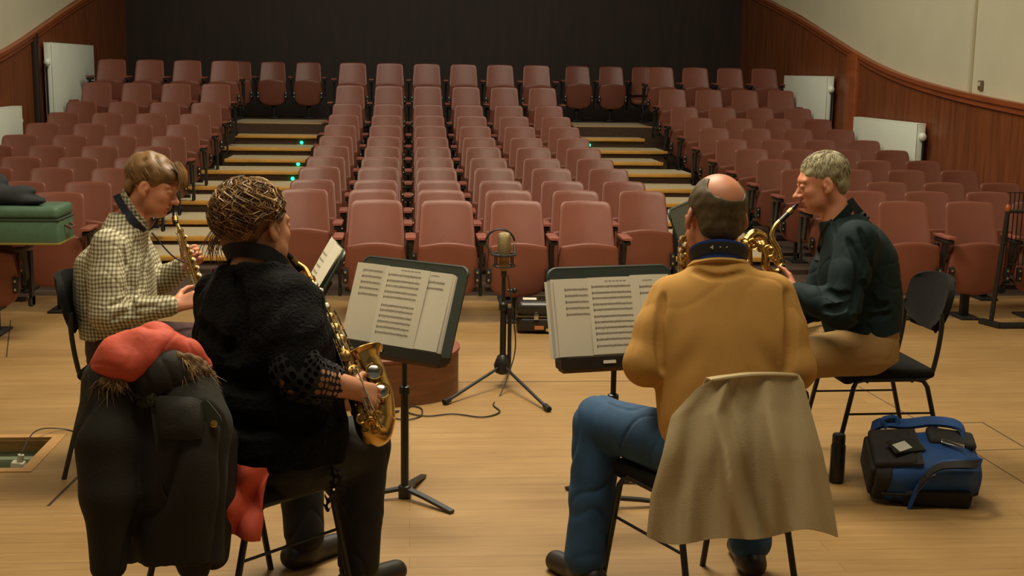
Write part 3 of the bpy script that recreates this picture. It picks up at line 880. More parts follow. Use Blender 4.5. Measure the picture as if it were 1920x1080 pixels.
# ------------------------------------------------------------------ microphone on a tripod
pm = V(.503, 6.77, 0)
t = thing('microphone_stand', 'black tripod microphone stand in the middle of the stage', 'microphone stand', pm)
mb = MB(); mb.tube([(0, 0, .10), (0, 0, .44)], .017, 12); mb.tube([(0, 0, .44), (0, 0, .66)], .011, 12); mb.build('pole', m_blk, t)
mb = MB(); mb.lathe([(.02, .07), (.04, .08), (.05, .12), (.03, .17), (.02, .18)], seg=14); mb.build('hub', m_blk, t)
mb = MB(); mb.lathe([(.018, .42), (.025, .425), (.025, .46), (.013, .47)], seg=12); mb.build('collar', m_blk, t)
mb = MB(); mb.tube([(.035, -.01, .09), (.035, -.01, .40)], .011, 10); mb.lathe([(.02, .40), (.02, .44)], (.035, -.01, 0), seg=10); mb.build('folded_boom', m_blk, t)
mb = MB(); mb.cyl((.02, 0, .53), (.055, 0, .53), .008); mb.ball((.06, 0, .53), .018, 6); mb.build('clamp_knob', m_blk, t)
for q in ((835, 755), (1028, 768)):
    f = atz(q[0], q[1], .012)-pm; f[2] = .015
    mb = MB(); mb.tube([(0, 0, .12), f], .0085, 8); l = mb.build('leg', m_blk, t)
    mb = MB(); mb.tube([f*V(.93, .93, 1)+V(0, 0, .008), f*1.02], .015, 8); mb.build('rubber_foot', m_rub, l)
f = V(.06, .34, .015); mb = MB(); mb.tube([(0, 0, .12), f], .0085, 8); l = mb.build('leg', m_blk, t); mb = MB(); mb.tube([f*.95+V(0, 0, .008), f], .015, 8); mb.build('rubber_foot', m_rub, l)
t = thing('microphone', 'large studio microphone with champagne grille in a black shock mount', 'microphone', pm+V(0, 0, .66))
mb = MB(); mb.lathe([(.001, .072), (.034, .074), (.036, .08), (.036, .16), (.032, .178), (.022, .186), (.001, .187)], seg=24)
mb.build('grille', mat('champagne mesh grille', (150, 134, 96), .45, .6, var=.35, scale=260, bump=.5, bscale=500), t)
mb = MB(); mb.lathe([(.001, -.02), (.02, -.02), (.028, .0), (.03, .06), (.034, .072), (.001, .073)], seg=24); mb.build('body', mat('champagne microphone body', (128, 104, 66), .4, .7), t)
mb = MB(); mb.tube([(.062*cos(a), .062*sin(a), .068) for a in np.linspace(0, 2*pi, 24, endpoint=False)], .008, 8, closed=True)
mb.tube([(.062*cos(a), .062*sin(a), .006) for a in np.linspace(0, 2*pi, 24, endpoint=False)], .005, 8, closed=True)
for k in range(4):
    a = k*pi/2+.6; mb.tube([(.062*cos(a), .062*sin(a), .068), (.062*cos(a), .062*sin(a), .006)], .004, 6)
mb.box((0, 0, -.03), (.03, .03, .05), bev=.006); mb.build('shock_mount', m_blk, t)
mb = MB(); mb.tube([V(.08*cos(a)-.02, .03, .12+.08*sin(a)) for a in np.linspace(.2, pi-.2, 16)], .006, 6); mb.tube([V(-.098, .03, .12), V(-.06, .0, .06)], .006, 6); mb.tube([V(.058, .03, .12), V(.058, .0, .066)], .006, 6); mb.build('guard_hoop', m_blk, t)
# cable down the stand and over the floor
c0 = pm+V(.02, -.02, .62)
pts = [c0, pm+V(.05, -.05, .4), pm+V(.06, -.06, .2)]+[atz(x, y, .006) for x, y in ((938, 740), (925, 758), (937, 772), (905, 782), (850, 776), (800, 780), (765, 773), (770, 762), (790, 766), (788, 780), (760, 787), (730, 780), (748, 770), (720, 775), (690, 780))]
mb = MB(); mb.tube(bez(pts, 120), .0038, 6); tag(mb.build('microphone_cable', m_cable), 'thin black microphone cable looping over the stage boards', 'cable')

# ------------------------------------------------------------------ low podium behind the left stand
t = thing('podium', 'low rounded wooden podium with red top behind the wide score', 'podium', (-.35, 6.75, 0), radians(-0))
def pod_out(g=0):
    # right end rounded, near edge running towards the camera on the left
    c = [(-.62, -.62), (-.10, -.50), (.35, -.38), (.53, -.27), (.60, -.12), (.60, .06), (.50, .22), (.2, .28), (-.62, .28)]
    P = bez([V(a, b, 0) for a, b in c[1:8]], 30); P = [V(c[0][0], c[0][1], 0)]+P+[V(c[8][0], c[8][1], 0)]
    return [(p[0]*(1-g), p[1]*(1-g)) for p in P]
m_pod = mat('scratched brown plywood', (116, 72, 40), .55, var=.28, scale=5, stretch=(1, 1, 6), detail=7)
mb = MB(); mb.rings([[V(x, y, z) for x, y in pod_out()] for z in (.0, .225)]); mb.build('podium_side', m_pod, t, angle=35)
mb = MB(); mb.rings([[V(x, y, z) for x, y in pod_out(g)] for g, z in ((.0, .225), (-.012, .23), (-.012, .243), (0, .248))]); mb.build('podium_top', mat('worn red podium top', (122, 66, 48), .6, var=.15, scale=8), t, angle=35)

# ------------------------------------------------------------------ black instrument case under the front seats
cb = atz(1030, 617, 0)
t = thing('instrument_case', 'black hard instrument case lying on the floor before the front seats', 'instrument case', (cb[0]+.08, cb[1]-.05, 0), radians(-3))
m_case = mat('black case shell', (34, 30, 24), .32, var=.2, scale=12)
mb = MB(); mb.box((0, 0, .065), (.62, .27, .11), bev=.04, seg=4); mb.build('case_shell', m_case, t)
mb = MB(); mb.box((0, 0, .165), (.62, .27, .10), bev=.04, seg=4); mb.build('case_lid', m_case, t)
mb = MB(); mb.box((0, 0, .117), (.628, .278, .012), bev=.004); mb.build('seam_band', mat('dull case trim', (88, 76, 50), .35, .6), t)
for x in (-.18, .18):
    mb = MB(); mb.box((x, -.142, .118), (.03, .012, .04), bev=.003); mb.build('latch', m_chrome, t)
mb = MB(); mb.tube([(-.05, -.14, .09), (-.05, -.165, .075), (.05, -.165, .075), (.05, -.14, .09)], .008, 8); mb.build('handle', m_blk, t)
mb = MB(); mb.box((-.22, -.02, .2165), (.09, .07, .003)); mb.build('paper_tag', m_paper, t)
mb = MB(); mb.box((-.16, -.137, .045), (.06, .002, .025)); mb.build('sticker', mat('orange sticker', (176, 108, 56), .6), t)
mb = MB(); mb.box((-.09, -.137, .03), (.05, .002, .02)); mb.build('sticker', mat('yellow sticker', (168, 140, 60), .6), t)

# ------------------------------------------------------------------ green case on the front seats at the left
gx = at(135, 440, 8.1)
t = thing('instrument_case', 'green hard case lying across the arms of the front left seat', 'instrument case', (-2.54, 8.00, .626))
m_green = mat('sage green case cloth', (64, 92, 68), .6, var=.1, scale=20, bump=.15, bscale=300)
m_gdark = mat('dark green case edge', (44, 60, 40), .6)
mb = MB(); mb.box((0, .0, .075), (.88, .36, .15), bev=.018, seg=3); mb.build('case_shell', m_green, t)
mb = MB(); mb.box((0, .0, .19), (.88, .36, .078), bev=.03, seg=4); mb.build('case_lid', m_green, t)
mb = MB(); mb.box((0, 0, .150), (.888, .368, .010), bev=.003); mb.build('seam_band', m_gdark, t)
mb = MB(); mb.box((0, 0, .006), (.884, .364, .014), bev=.004); mb.build('base_band', mat('ochre case piping', (120, 104, 38), .6), t)
mb = MB(); mb.tube([(.445, -.06, .11), (.475, -.05, .09), (.475, .05, .09), (.445, .06, .11)], .009, 8); mb.build('handle', mat('brown leather handle', (84, 52, 34), .6), t)
for x in (-.26, .02): 
    mb = MB(); mb.box((x, -.184, .145), (.05, .012, .03), bev=.004); mb.build('latch', m_blk, t)
mb = MB(); mb.tube([(-.17, -.18, .12), (-.16, -.21, .105), (-.06, -.21, .105), (-.05, -.18, .12)], .008, 8); mb.build('handle', m_blk, t)
s = Sdf((-.42, -.2, -.02), (.42, .22, .26), .009)
s.loft([((-.40, 0, .05), .14, .07), ((-.2, .0, .075), .16, .085), ((.0, .0, .062), .15, .07), ((.15, .0, .035), .12, .045), ((.27, -.01, .02), .08, .022)], V(0, 1, 0), V(0, 0, 1), k=0)
s.ell((.08, -.05, .08), (.16, .08, .035), Rz(.3), k=.03); s.ell((.2, -.08, .03), (.12, .05, .025), Rz(-.5), k=.02)
s.ell((-.12, .02, .13), (.17, .10, .05), Rz(.2), k=.04); s.noise(.012, 26, 3); s.plane((0, 0, .002), (0, 0, -1))
o = sdf_obj(s, 'folded_coat', mat('dark grey coat cloth', (30, 32, 34), .9, var=.2, scale=20), None, 1)
o.location = (-2.50, 8.02, .626+.2295); tag(o, 'dark folded coat lying on top of the green case', 'coat')

# ------------------------------------------------------------------ rack of thin rods at the far right
t = thing('rod_rack', 'black metal rack with a screen of thin upright rods at far right', 'rack', (4.03, 8.33, 0))
def bar(a, b, r=.014, n='frame_bar', mm=None):
    mb = MB(); mb.tube([a, b], r, 8); return mb.build(n, mm or m_iron, t)
mb = MB(); mb.box((.55, 0, .02), (1.1, .045, .035), bev=.004); mb.box((-.02, .08, .02), (.045, .2, .035), R=Rz(.3), bev=.004); mb.build('base_frame', m_iron, t)
bar(V(-.01, .10, .02), V(.03, .06, .80), .017, 'upright'); bar(V(.03, .06, .80), V(1.1, .06, .80), .013, 'top_bar'); bar(V(1.1, .06, .02), V(1.1, .06, .80), .017, 'upright')
mb = MB(); mb.ball((.03, .06, .82), (.02, .02, .03), 6); mb.build('end_cap', mat('amber cap', (150, 76, 24), .4), t)
mb = MB()
for k in range(34): mb.tube([(.06+k*.031, .10, .42+.0*k), (.06+k*.031, .10, .93)], .0045, 5)
mb.tube([(.04, .10, .925), (1.1, .10, .925)], .004, 6); mb.tube([(.04, .10, .43), (1.1, .10, .43)], .004, 6)
mb.build('rod_screen', m_iron, t)

# ------------------------------------------------------------------ plug and lead at the trap
pp = atz(52, 868, -.10)
t = thing('plug_adaptor', 'white plug adaptor standing in the open floor trap', 'plug', (-1.70, 5.50, -.122))
mb = MB(); mb.box((0, 0, .06), (.055, .05, .12), R=Ry(.12), bev=.008); mb.build('body', mat('white plastic', (196, 192, 170), .5), t)
mb = MB(); mb.tube([(.012, 0, .11), (.02, 0, .15)], .014, 8); mb.build('plug', mat('white plastic', (196, 192, 170), .5), t)
pts = [V(-1.68, 5.50, .03)]+[atz(x, y, z) for x, y, z in ((57, 818, .06), (75, 805, .05), (100, 803, .02), (128, 806, .004), (150, 815, .004), (172, 838, .004))]
mb = MB(); mb.tube(bez(pts, 40), .003, 6); tag(mb.build('plug_lead', m_cable), 'thin lead arching out of the floor trap', 'cable')

# ------------------------------------------------------------------ bottle, backpack, phone
bb = atz(1571, 907, 0)
t = thing('water_bottle', 'slim black flask standing beside the blue backpack', 'bottle', (bb[0], bb[1]+.02, 0))
mb = MB(); mb.lathe([(.001, 0), (.028, .001), (.031, .006), (.031, .16), (.028, .168), (.026, .172), (.001, .173)], seg=24); mb.build('body', mat('black flask', (26, 26, 27), .35), t)
mb = MB(); mb.lathe([(.025, .172), (.0275, .175), (.0275, .205), (.024, .212), (.001, .213)], seg=24); mb.build('cap', m_blk, t)

m_blue = mat('royal blue pack nylon', (24, 72, 134), .6, var=.15, scale=20, bump=.15, bscale=300)
m_pblk = mat('black pack nylon', (34, 33, 32), .75, var=.2, scale=30, bump=.2, bscale=300)
m_strap = mat('black webbing', (44, 41, 38), .8, bump=.2, bscale=500)
BP = V(2.085, 4.93, 0); RB = radians(-9)
t = thing('backpack', 'blue and black backpack lying on the stage floor', 'backpack', BP, RB)
t.rotation_euler = (radians(24), 0, RB); t.location = (BP[0], BP[1], .046); t.scale = (.89, .89, .84)
# lying on its front: the back panel with straps faces up; long axis left-right, base of the pack at the left
s = Sdf((-.34, -.30, -.02), (.34, .26, .36), .007)
s.loft([((-.225, -.02, .12), .155, .115), ((-.12, -.02, .125), .165, .122), ((.05, -.02, .13), .168, .128), ((.17, -.02, .125), .15, .118), ((.245, -.03, .11), .10, .08)], V(0, 1, 0), V(0, 0, 1), k=0, p=3.2)
s.noise(.006, 22, 5)
bagS = s
up = s.copy()
sdf_obj(s, 'pack_body', m_blue, t, 1)
q = s.copy(); q.f = q.f-.0035; q.plane((-.192, 0, 0), (1, 0, -.15)); sdf_obj(q, 'end_panel', m_pblk, t, 1)
q = s.copy(); q.f = q.f-.003; q.plane((0, 0, .075), (0, 0, 1)); q.plane((-.15, 0, 0), (-1, 0, 0)); sdf_obj(q, 'lower_panel', m_pblk, t, 1)
def top_z(x, y):
    i = int(round((x-bagS.lo[0])/bagS.h)); j = int(round((y-bagS.lo[1])/bagS.h))
    i = min(max(i, 0), bagS.n[0]-1); j = min(max(j, 0), bagS.n[1]-1)
    c = np.where(bagS.f[i, j] < 0)[0]
    return bagS.lo[2]+(c.max() if len(c) else 0)*bagS.h
def pad(name, c, r, m, R=None, k=0):
    q = Sdf(V(*c)-max(r)*1.25-.02, V(*c)+max(r)*1.25+.02, .006); q.box(c, r, R, rad=min(r)*.95, k=0); return sdf_obj(q, name, m, t)
pad('back_pad', (-.145, -.03, top_z(-.14, -.03)-.004), (.095, .12, .02), m_pblk, Ry(-.08))
pad('back_pad', (.13, .05, top_z(.12, .03)-.006), (.11, .055, .02), m_pblk, Ry(.15))
pad('base_panel', (-.232, -.02, .12), (.018, .12, .085), m_pblk)
pad('side_pocket', (.05, -.185, .075), (.15, .018, .05), m_pblk)
mb = MB()
mb.ribbon(bez([V(.22, -.06, .20), V(.215, -.13, .245), V(.13, -.17, .275), V(.03, -.16, .245), V(-.04, -.185, .17), V(-.07, -.205, .07), V(-.075, -.22, .02)], 40), .030, .008, V(.35, 1, .35))
mb.build('shoulder_strap', m_blue, t)
mb = MB(); mb.ribbon(bez([V(.20, -.075, .215), V(.205, -.135, .255), V(.13, -.175, .285), V(.03, -.168, .255), V(-.04, -.195, .18), V(-.07, -.216, .075), V(-.075, -.23, .03)], 40), .018, .006, V(.35, 1, .35)); mb.build('strap_webbing', m_strap, t)
mb = MB(); mb.box((-.005, -.19, .222), (.055, .028, .012), R=Ry(-.6), bev=.004); mb.build('buckle', m_blk, t)
mb = MB(); mb.box((-.078, -.232, .03), (.05, .012, .02), R=Rx(.3), bev=.003); mb.build('strap_end', m_chrome, t)
mb = MB(); mb.ribbon(bez([V(.20, .05, .22), V(.17, .11, .27), V(.06, .13, .275), V(-.06, .12, .262), V(-.16, .13, .255), V(-.20, .16, .2)], 30), .030, .008, V(.1, 1, 0)); mb.build('shoulder_strap', m_blue, t)
mb = MB(); mb.tube(bez([V(-.15, .10, .25), V(-.17, .12, .285), V(-.11, .13, .29), V(-.10, .10, .25)], 16), .012, 8); mb.build('grab_handle', m_blue, t)
mb = MB(); mb.ribbon(bez([V(-.05, -.15, .252), V(-.05, 0, .262), V(-.05, .12, .252)], 12), .022, .004, V(1, 0, 0)); mb.build('webbing_band', m_strap, t)
mb = MB(); mb.ribbon(bez([V(-.2, -.19, .1), V(0, -.20, .105), V(.2, -.17, .1)], 16), .006, .004, V(0, 0, 1)); mb.build('zip', m_strap, t)
mb = MB(); mb.box((.12, -.02, .27), (.10, .025, .008), R=Rz(-.4), bev=.003); mb.build('metal_tab', m_chrome, t)
zt = top_z(-.1, -.06)+.024
t2 = thing('mobile_phone', 'mobile phone lying face up on the blue backpack', 'phone', (0, 0, 0))
ph = V(BP[0], BP[1], .046) + Rz(RB) @ (Rx(radians(24)) @ (V(-.095, -.055, zt+.003)*V(.89, .89, .84)))
t2.location = tuple(ph); t2.rotation_euler = (radians(24), 0, radians(14))
mb = MB(); mb.box((0, 0, .004), (.145, .072, .008), bev=.003); mb.build('body', m_blk, t2)
mb = MB(); mb.box((0, 0, .0084), (.132, .064, .001)); mb.build('screen', mat('phone glass', (20, 28, 34), .06, spec=.9), t2)
mb = MB(); mb.box((-.022, -.004, .0092), (.07, .045, .0008), R=Rz(.25)); mb.build('painted_reflection', mat('painted screen reflection', (206, 204, 192), .3), t2)  # reflection on the glass, painted as a pale patch
# ------------------------------------------------------------------ people
m_skin = mat('skin', (196, 136, 100), .5, var=.08, scale=14, bump=.06, bscale=160)
m_skin2 = mat('ruddy skin', (198, 130, 96), .5, var=.08, scale=14, bump=.06, bscale=160)
m_lip = mat('lips', (160, 88, 76), .5)
m_eye = mat('eye white', (206, 200, 190), .25)
m_iris = mat('iris', (46, 40, 36), .2)
m_shoe = mat('dark shoe leather', (36, 28, 22), .45)

def frame(yaw, pitch=0, roll=0):
    """columns right, forward, up; yaw clockwise from hall +Y, pitch positive looks down"""
    return Rz(-yaw) @ Rx(-pitch) @ Ry(roll)

def head_sdf(s, c, H, k=1., jowl=0., nose=1.):
    T = lambda x, y, z: c + H @ (V(x, y, z)*k)
    E = lambda p, r, kk=.02, op='u', R=None: s.ell(T(*p), V(*r)*k, H if R is None else H @ R, kk, op)
    E((0, -.018, .038), (.076, .096, .082), .02)
    E((0, .028, -.030), (.060+jowl*.5, .062, .082), .04)
    E((0, .056, -.088), (.030+jowl, .030, .026), .035)
    for sx in (-1, 1):
        E((sx*.040, .035, -.062), (.022+jowl, .04, .036), .03)
        E((sx*.040, .062, -.018), (.022, .022, .020), .025)
    E((0, .074, .028), (.052, .016, .014), .02)
    s.cap(T(0, .082, .012), T(0, .108*1., -.026), .008*k, .0115*k, .014)
    E((0, .113+.004*(nose-1), -.031), (.0125*nose, .012*nose, .0105), .008)
    for sx in (-1, 1):
        E((sx*.013, .098, -.034), (.009, .011, .008), .008)
        E((sx*.031, .096, .006), (.018, .0115, .011), .016, 's')
        E((sx*.031, .078, .004), (.0150, .0125, .0125), .006)
        E((sx*.031, .0835, .0085), (.0165, .0110, .0095), .006)
    E((0, .088, -.056), (.024, .014, .0065), .010)
    E((0, .086, -.069), (.021, .014, .0075), .010)
    s.cap(T(-.020, .103, -.0625), T(.020, .103, -.0625), .0028*k, .0028*k, .004, 's')
    E((0, .087, -.079), (.02, .008, .005), .01, 's')
    for sx in (-1, 1):
        R = Ry(sx*-.25) @ Rz(sx*.35)
        E((sx*.080, -.008, -.006), (.010, .021, .033), .008, 'u', R)
        E((sx*.091, -.002, -.001), (.0085, .0125, .020), .003, 's', R)
        E((sx*.084, .006, -.006), (.006, .005, .009), .004, 'u', R)
        E((sx*.080, .002, -.032), (.007, .010, .010), .008)
    return T

def hand_sdf(s, w, F_, N_, side, curl, k=1., spread=.12, thumb=(.5, .5)):
    """w wrist, F_ along the metacarpals, N_ out of the back of the hand, side +1 thumb lies on cross(F,N)"""
    F_ = nrm(F_); N_ = nrm(N_-F_*np.dot(N_, F_)); L_ = np.cross(F_, N_)*side
    P = w+F_*.045*k
    s.cap(w-F_*.02, w+F_*.01, .026*k, .027*k, .015, flat=N_, fs=.8)
    for o in (-.026, -.009, .009, .026):
        s.cap(w+F_*.012+L_*o*.6, w+F_*.088*k+L_*o*k, .0155*k, .0135*k, .012, flat=N_, fs=.9)
    fl = [(.027, .072), (.009, .082), (-.009, .076), (-.026, .058)]
    for i, (o, ln) in enumerate(fl):
        p = w+F_*.088*k+L_*o*k; d = nrm(F_+L_*o*spread*8)
        a = 0; r = [.0095, .0085, .0078, .0066]
        cu = curl[i] if hasattr(curl[i], '__len__') else [curl[i]]*3
        for j, fr in enumerate((.46, .30, .24)):
            a += cu[j]; dd = d*cos(a)-N_*sin(a); q = p+dd*ln*fr*k
            s.cap(p, q, r[j]*k, r[j+1]*k, .004); p = q
    p = w+F_*.022*k+L_*.026*k; d = nrm(F_*.55+L_*.75-N_*.35)
    for j, ln in enumerate((.042, .033, .026)):
        q = p+d*ln*k; s.cap(p, q, [.0145, .011, .0095][j]*k, [.011, .0095, .0075][j]*k, .008 if j == 0 else .004)
        d = nrm(d+F_*thumb[0]*.5-L_*thumb[1]*.45-N_*.15); p = q

def crease(vs, f, seed, amp, zs=(1, 1, 1)):
    q = vs*np.array(zs); q = q+.025*np.stack([snoise(vs, f*.5, seed+i+20) for i in range(3)], -1); n = snoise(q, f, seed); m = .35+.65*np.clip(snoise(vs, f*.35, seed+31)+.4, 0, 1); return -amp*m*np.maximum(0, 1-np.abs(n)*3.2)**2

def strands(name, H, c, rad, crown, n, mats, parent, keep, lmax, thick=.0016, lift=(1.02, 1.06), seed=1, swirl=.25, k=1., wav=0.):
    """combed hair lying over the skull ellipsoid from the crown outwards"""
    r = random.Random(seed); mb = MB()
    cr = nrm(crown); a0 = nrm(np.cross(cr, V(1, 0, 0))); b0 = np.cross(cr, a0)
    for i in range(n):
        ph = r.uniform(0, 2*pi); t0 = r.uniform(0, 1)**.8*1.9; ln = r.uniform(.5, 1)*lmax
        lf = r.uniform(*lift); pts = []; wv = r.uniform(0, 6) if not wav else 3*ph+4*t0+r.uniform(-1.6, 1.6); wa = r.uniform(.5, 1)*wav
        for j in range(7):
            t = t0+ln*j/6; p2 = ph+swirl*t+wa*sin(wv+j*1.3)
            d = cr*cos(t)+(a0*cos(p2)+b0*sin(p2))*sin(t)
            q = d*np.asarray(rad)*(lf+.028*sin(wv*1.7+j*.9)*(1 if wav else 0))
            if not keep(d, q): break
            pts.append(c+H @ (q*k))
        if len(pts) >= 4:
            mb.m = r.randrange(len(mats)); mb.tube(pts, [thick*.6]+[thick]*(len(pts)-2)+[thick*.4], 4)
    return mb.build(name, mats, parent)

def make_person(label, root, J, o):
    """J: joints in world space; o: options"""
    t = thing('person', label, 'person', root)
    root = np.asarray(root, float); J = {k: np.asarray(v, float)-root for k, v in J.items()}
    H = o['H']; hc = J['head']; lat = nrm(J['rSh']-J['lSh']); lat[2] = 0; lat = nrm(lat); fwd = V(-lat[1], lat[0], 0)
    g = o.get('g', 1.); hk = o.get('hk', 1.)
    allp = np.array(list(J.values())); lo = allp.min(0)-.17; hi = allp.max(0)+.17; lo[2] = -.01
    # body, one continuous surface
    s = Sdf(lo, hi, o.get('h', .0033))
    T = head_sdf(s, hc, H, hk, o.get('jowl', 0), o.get('nose', 1.))
    s.cap(hc+H @ V(0, -.028, -.045), J['neck']+V(0, 0, -.02), .056*o.get('nk', 1), .064*o.get('nk', 1), .03)
    sp = [(J['pelvis']+V(0, 0, -.06), .125*g, .095*g), (J['waist'], .125*g, .095*g), (J['chest'], .145*g, .10*g), ((J['rSh']+J['lSh'])/2-V(0, 0, .0), .13*g, .075), (J['neck'], .06, .06)]
    s.loft(sp, lat, fwd, k=.03)
    for a in 'rl':
        s.path([J[a+'Sh'], J[a+'El'], J[a+'Wr']], o.get('arm', [.048, .040, .027]), .03)
        s.path([J['pelvis']+lat*(.085 if a == 'r' else -.085), J[a+'Kn'], J[a+'An']], [.075, .052, .036], .03)
        s.cap(J[a+'An']+V(0, 0, -.035), J[a+'Toe']*.8+J[a+'An']*.2*V(1, 1, 0)+V(0, 0, .004), .034, .022, .02)
        hd = o.get(a+'Hand')
        if hd: hand_sdf(s, J[a+'Wr'], hd[0], hd[1], hd[2], hd[3], thumb=hd[4] if len(hd) > 4 else (.5, .5))
    vs, fs = s.mesh(1)
    q = (vs[fs].mean(1)-hc) @ H / hk
    lip = ((q[:, 0]/.022)**2+((q[:, 2]+.0625)/.0125)**2 < 1) & (q[:, 1] > .085)
    np_mesh('body', vs, fs, [o.get('skin', m_skin), m_lip], t, lip.astype(int))
    for sx in (-1, 1):
        mb = MB(); mb.ball(T(sx*.031, .0822, .0005), .0100*hk, 8); e = mb.build('eye', m_eye, t)
        mb = MB(); mb.ball(T(sx*.031, .0895, -.0022), (.0042, .0042, .0042), 6); mb.build('iris', m_iris, e)
        if o.get('brow'):
            mb = MB(); mb.tube([T(sx*.014, .0868, .021), T(sx*.03, .0868, .027), T(sx*.048, .0755, .024)], [.0026, .0032, .0018], 6); mb.build('eyebrow', o['brow'], t)
    # upper garment
    if 'top' in o:
        s = Sdf(lo, hi, .0052)
        s.loft([(J[n] if isinstance(n, str) else n, rx, ry) for n, rx, ry in o['torso'](J)], lat, fwd, k=.03, p=2.4)
        for a in 'rl':
            rs = o['sleeve']; E1, W1 = J[a+'El'], J[a+'Wr']
            end = E1+(W1-E1)*o.get('cuff', .96)
            mid = J[a+'Sh']*.5+E1*.5
            if o.get('short'): s.path([J[a+'Sh'], mid, J[a+'Sh']+(E1-J[a+'Sh'])*o['short']], rs[:3], .045)
            else: s.path([J[a+'Sh'], mid, E1, E1*.5+end*.5, end], rs, .045)
        for f in o.get('extra', []): f(s, J)
        for gr in o.get('grooves', []): s.groove(gr[0], root, *gr[1:])
        o['_s'] = s.copy(); o['_s'].root = root
        kn = o.get('neckcut', .062)
        s.cap(J['neck']+V(0, 0, .0)+(hc-J['neck'])*.25, J['neck']+(hc-J['neck'])*1.2, kn, kn, .015, 's')
        vs, fs = s.mesh(1); n = vnormals(vs, fs)
        vs = vs+n*(o['folds'](vs, J))[:, None]
        np_mesh(o['top'][0], vs, fs, o['top'][1], t)
    # trousers
    s = Sdf(np.minimum(allp.min(0)-.2, lo), V(hi[0], hi[1], J['waist'][2]+.12), .0065)
    r = o.get('legs', [.098, .075, .058]); pw = o.get('hip', (.175, .125))
    s.loft([(J['pelvis']+V(0, 0, -.08), pw[0], pw[1]), (J['pelvis']+V(0, 0, .02), pw[0], pw[1]), (J['waist']+V(0, 0, -.02), pw[0]*.9, pw[1]*.92)], lat, fwd, k=.03)
    for a in 'rl':
        hp = J['pelvis']+lat*(.092 if a == 'r' else -.092)*o.get('hw', 1)+V(0, 0, -.02)
        s.path([hp, J[a+'Kn'], J[a+'Kn']*.45+J[a+'An']*.55, J[a+'An']+V(0, 0, .02)], [r[0], r[1], r[2]*1.05, r[2]], .04)
    vs, fs = s.mesh(1); n = vnormals(vs, fs)
    vs = vs+n*(crease(vs, 26, 11, .006)+.003*snoise(vs, 18, 4))[:, None]
    np_mesh('trousers', vs, fs, o['trousers'], t)
    for a in 'rl':
        d = nrm((J[a+'Toe']-J[a+'An'])*V(1, 1, 0)); an = J[a+'An']*V(1, 1, 0)
        s = Sdf(an-V(.3, .3, .02), an+V(.3, .3, .16), .006)
        s.cap(an-d*.05+V(0, 0, .045), an+d*.17+V(0, 0, .032), .045, .038, .02); s.cap(an+V(0, 0, .05), an+V(0, 0, .10), .048, .05, .03)
        s.plane((0, 0, .004), (0, 0, -1)); sdf_obj(s, 'shoe', m_shoe, t)
    if 'hair' in o: o['hair'](t, hc, H, hk, T, J)
    if 'more' in o: o['more'](t, hc, H, hk, T, J, lat, fwd, o['_s'])
    return t

def strap_on(t, S_, pix, w, th, m, lift=.004, name='neck_strap'):
    """webbing lying on the cloth along a line seen in the photo"""
    px = bez([V(*p) for p in pix], 24); Q = []; sd = []
    for i, p in enumerate(px):
        q = S_.surf(p[0], p[1], S_.root)
        if q is None:
            hits = [S_.surf(z[0], z[1], S_.root) for z in px]; near = [(abs(k-i), z) for k, z in enumerate(hits) if z is not None]
            if not near: continue
            z = min(near, key=lambda c: c[0])[1]; q = at(p[0], p[1], float(np.dot(z+S_.root-CAM, FW))+.02)-S_.root
        a, b = px[max(0, i-1)], px[min(len(px)-1, i+1)]; d = nrm(b-a); Q.append(q); sd.append(RT*d[1]+UP*d[0])
    Q = [Q[0]]+[(Q[i-1]+Q[i]*2+Q[i+1])/4 for i in range(1, len(Q)-1)]+[Q[-1]]
    mb = MB(); mb.ribbon([q-FW*lift for q in Q], w, th, sd); return mb.build(name, m, t)

def hair_cap(t, hc, H, k, fn, m, h=.004, name='hair', smooth=1, disp=None):
    R = .16
    s = Sdf(hc-R, hc+R, h); fn(s, lambda x, y, z: hc+H @ (V(x, y, z)*k))
    return sdf_obj(s, name, m, t, smooth, disp)

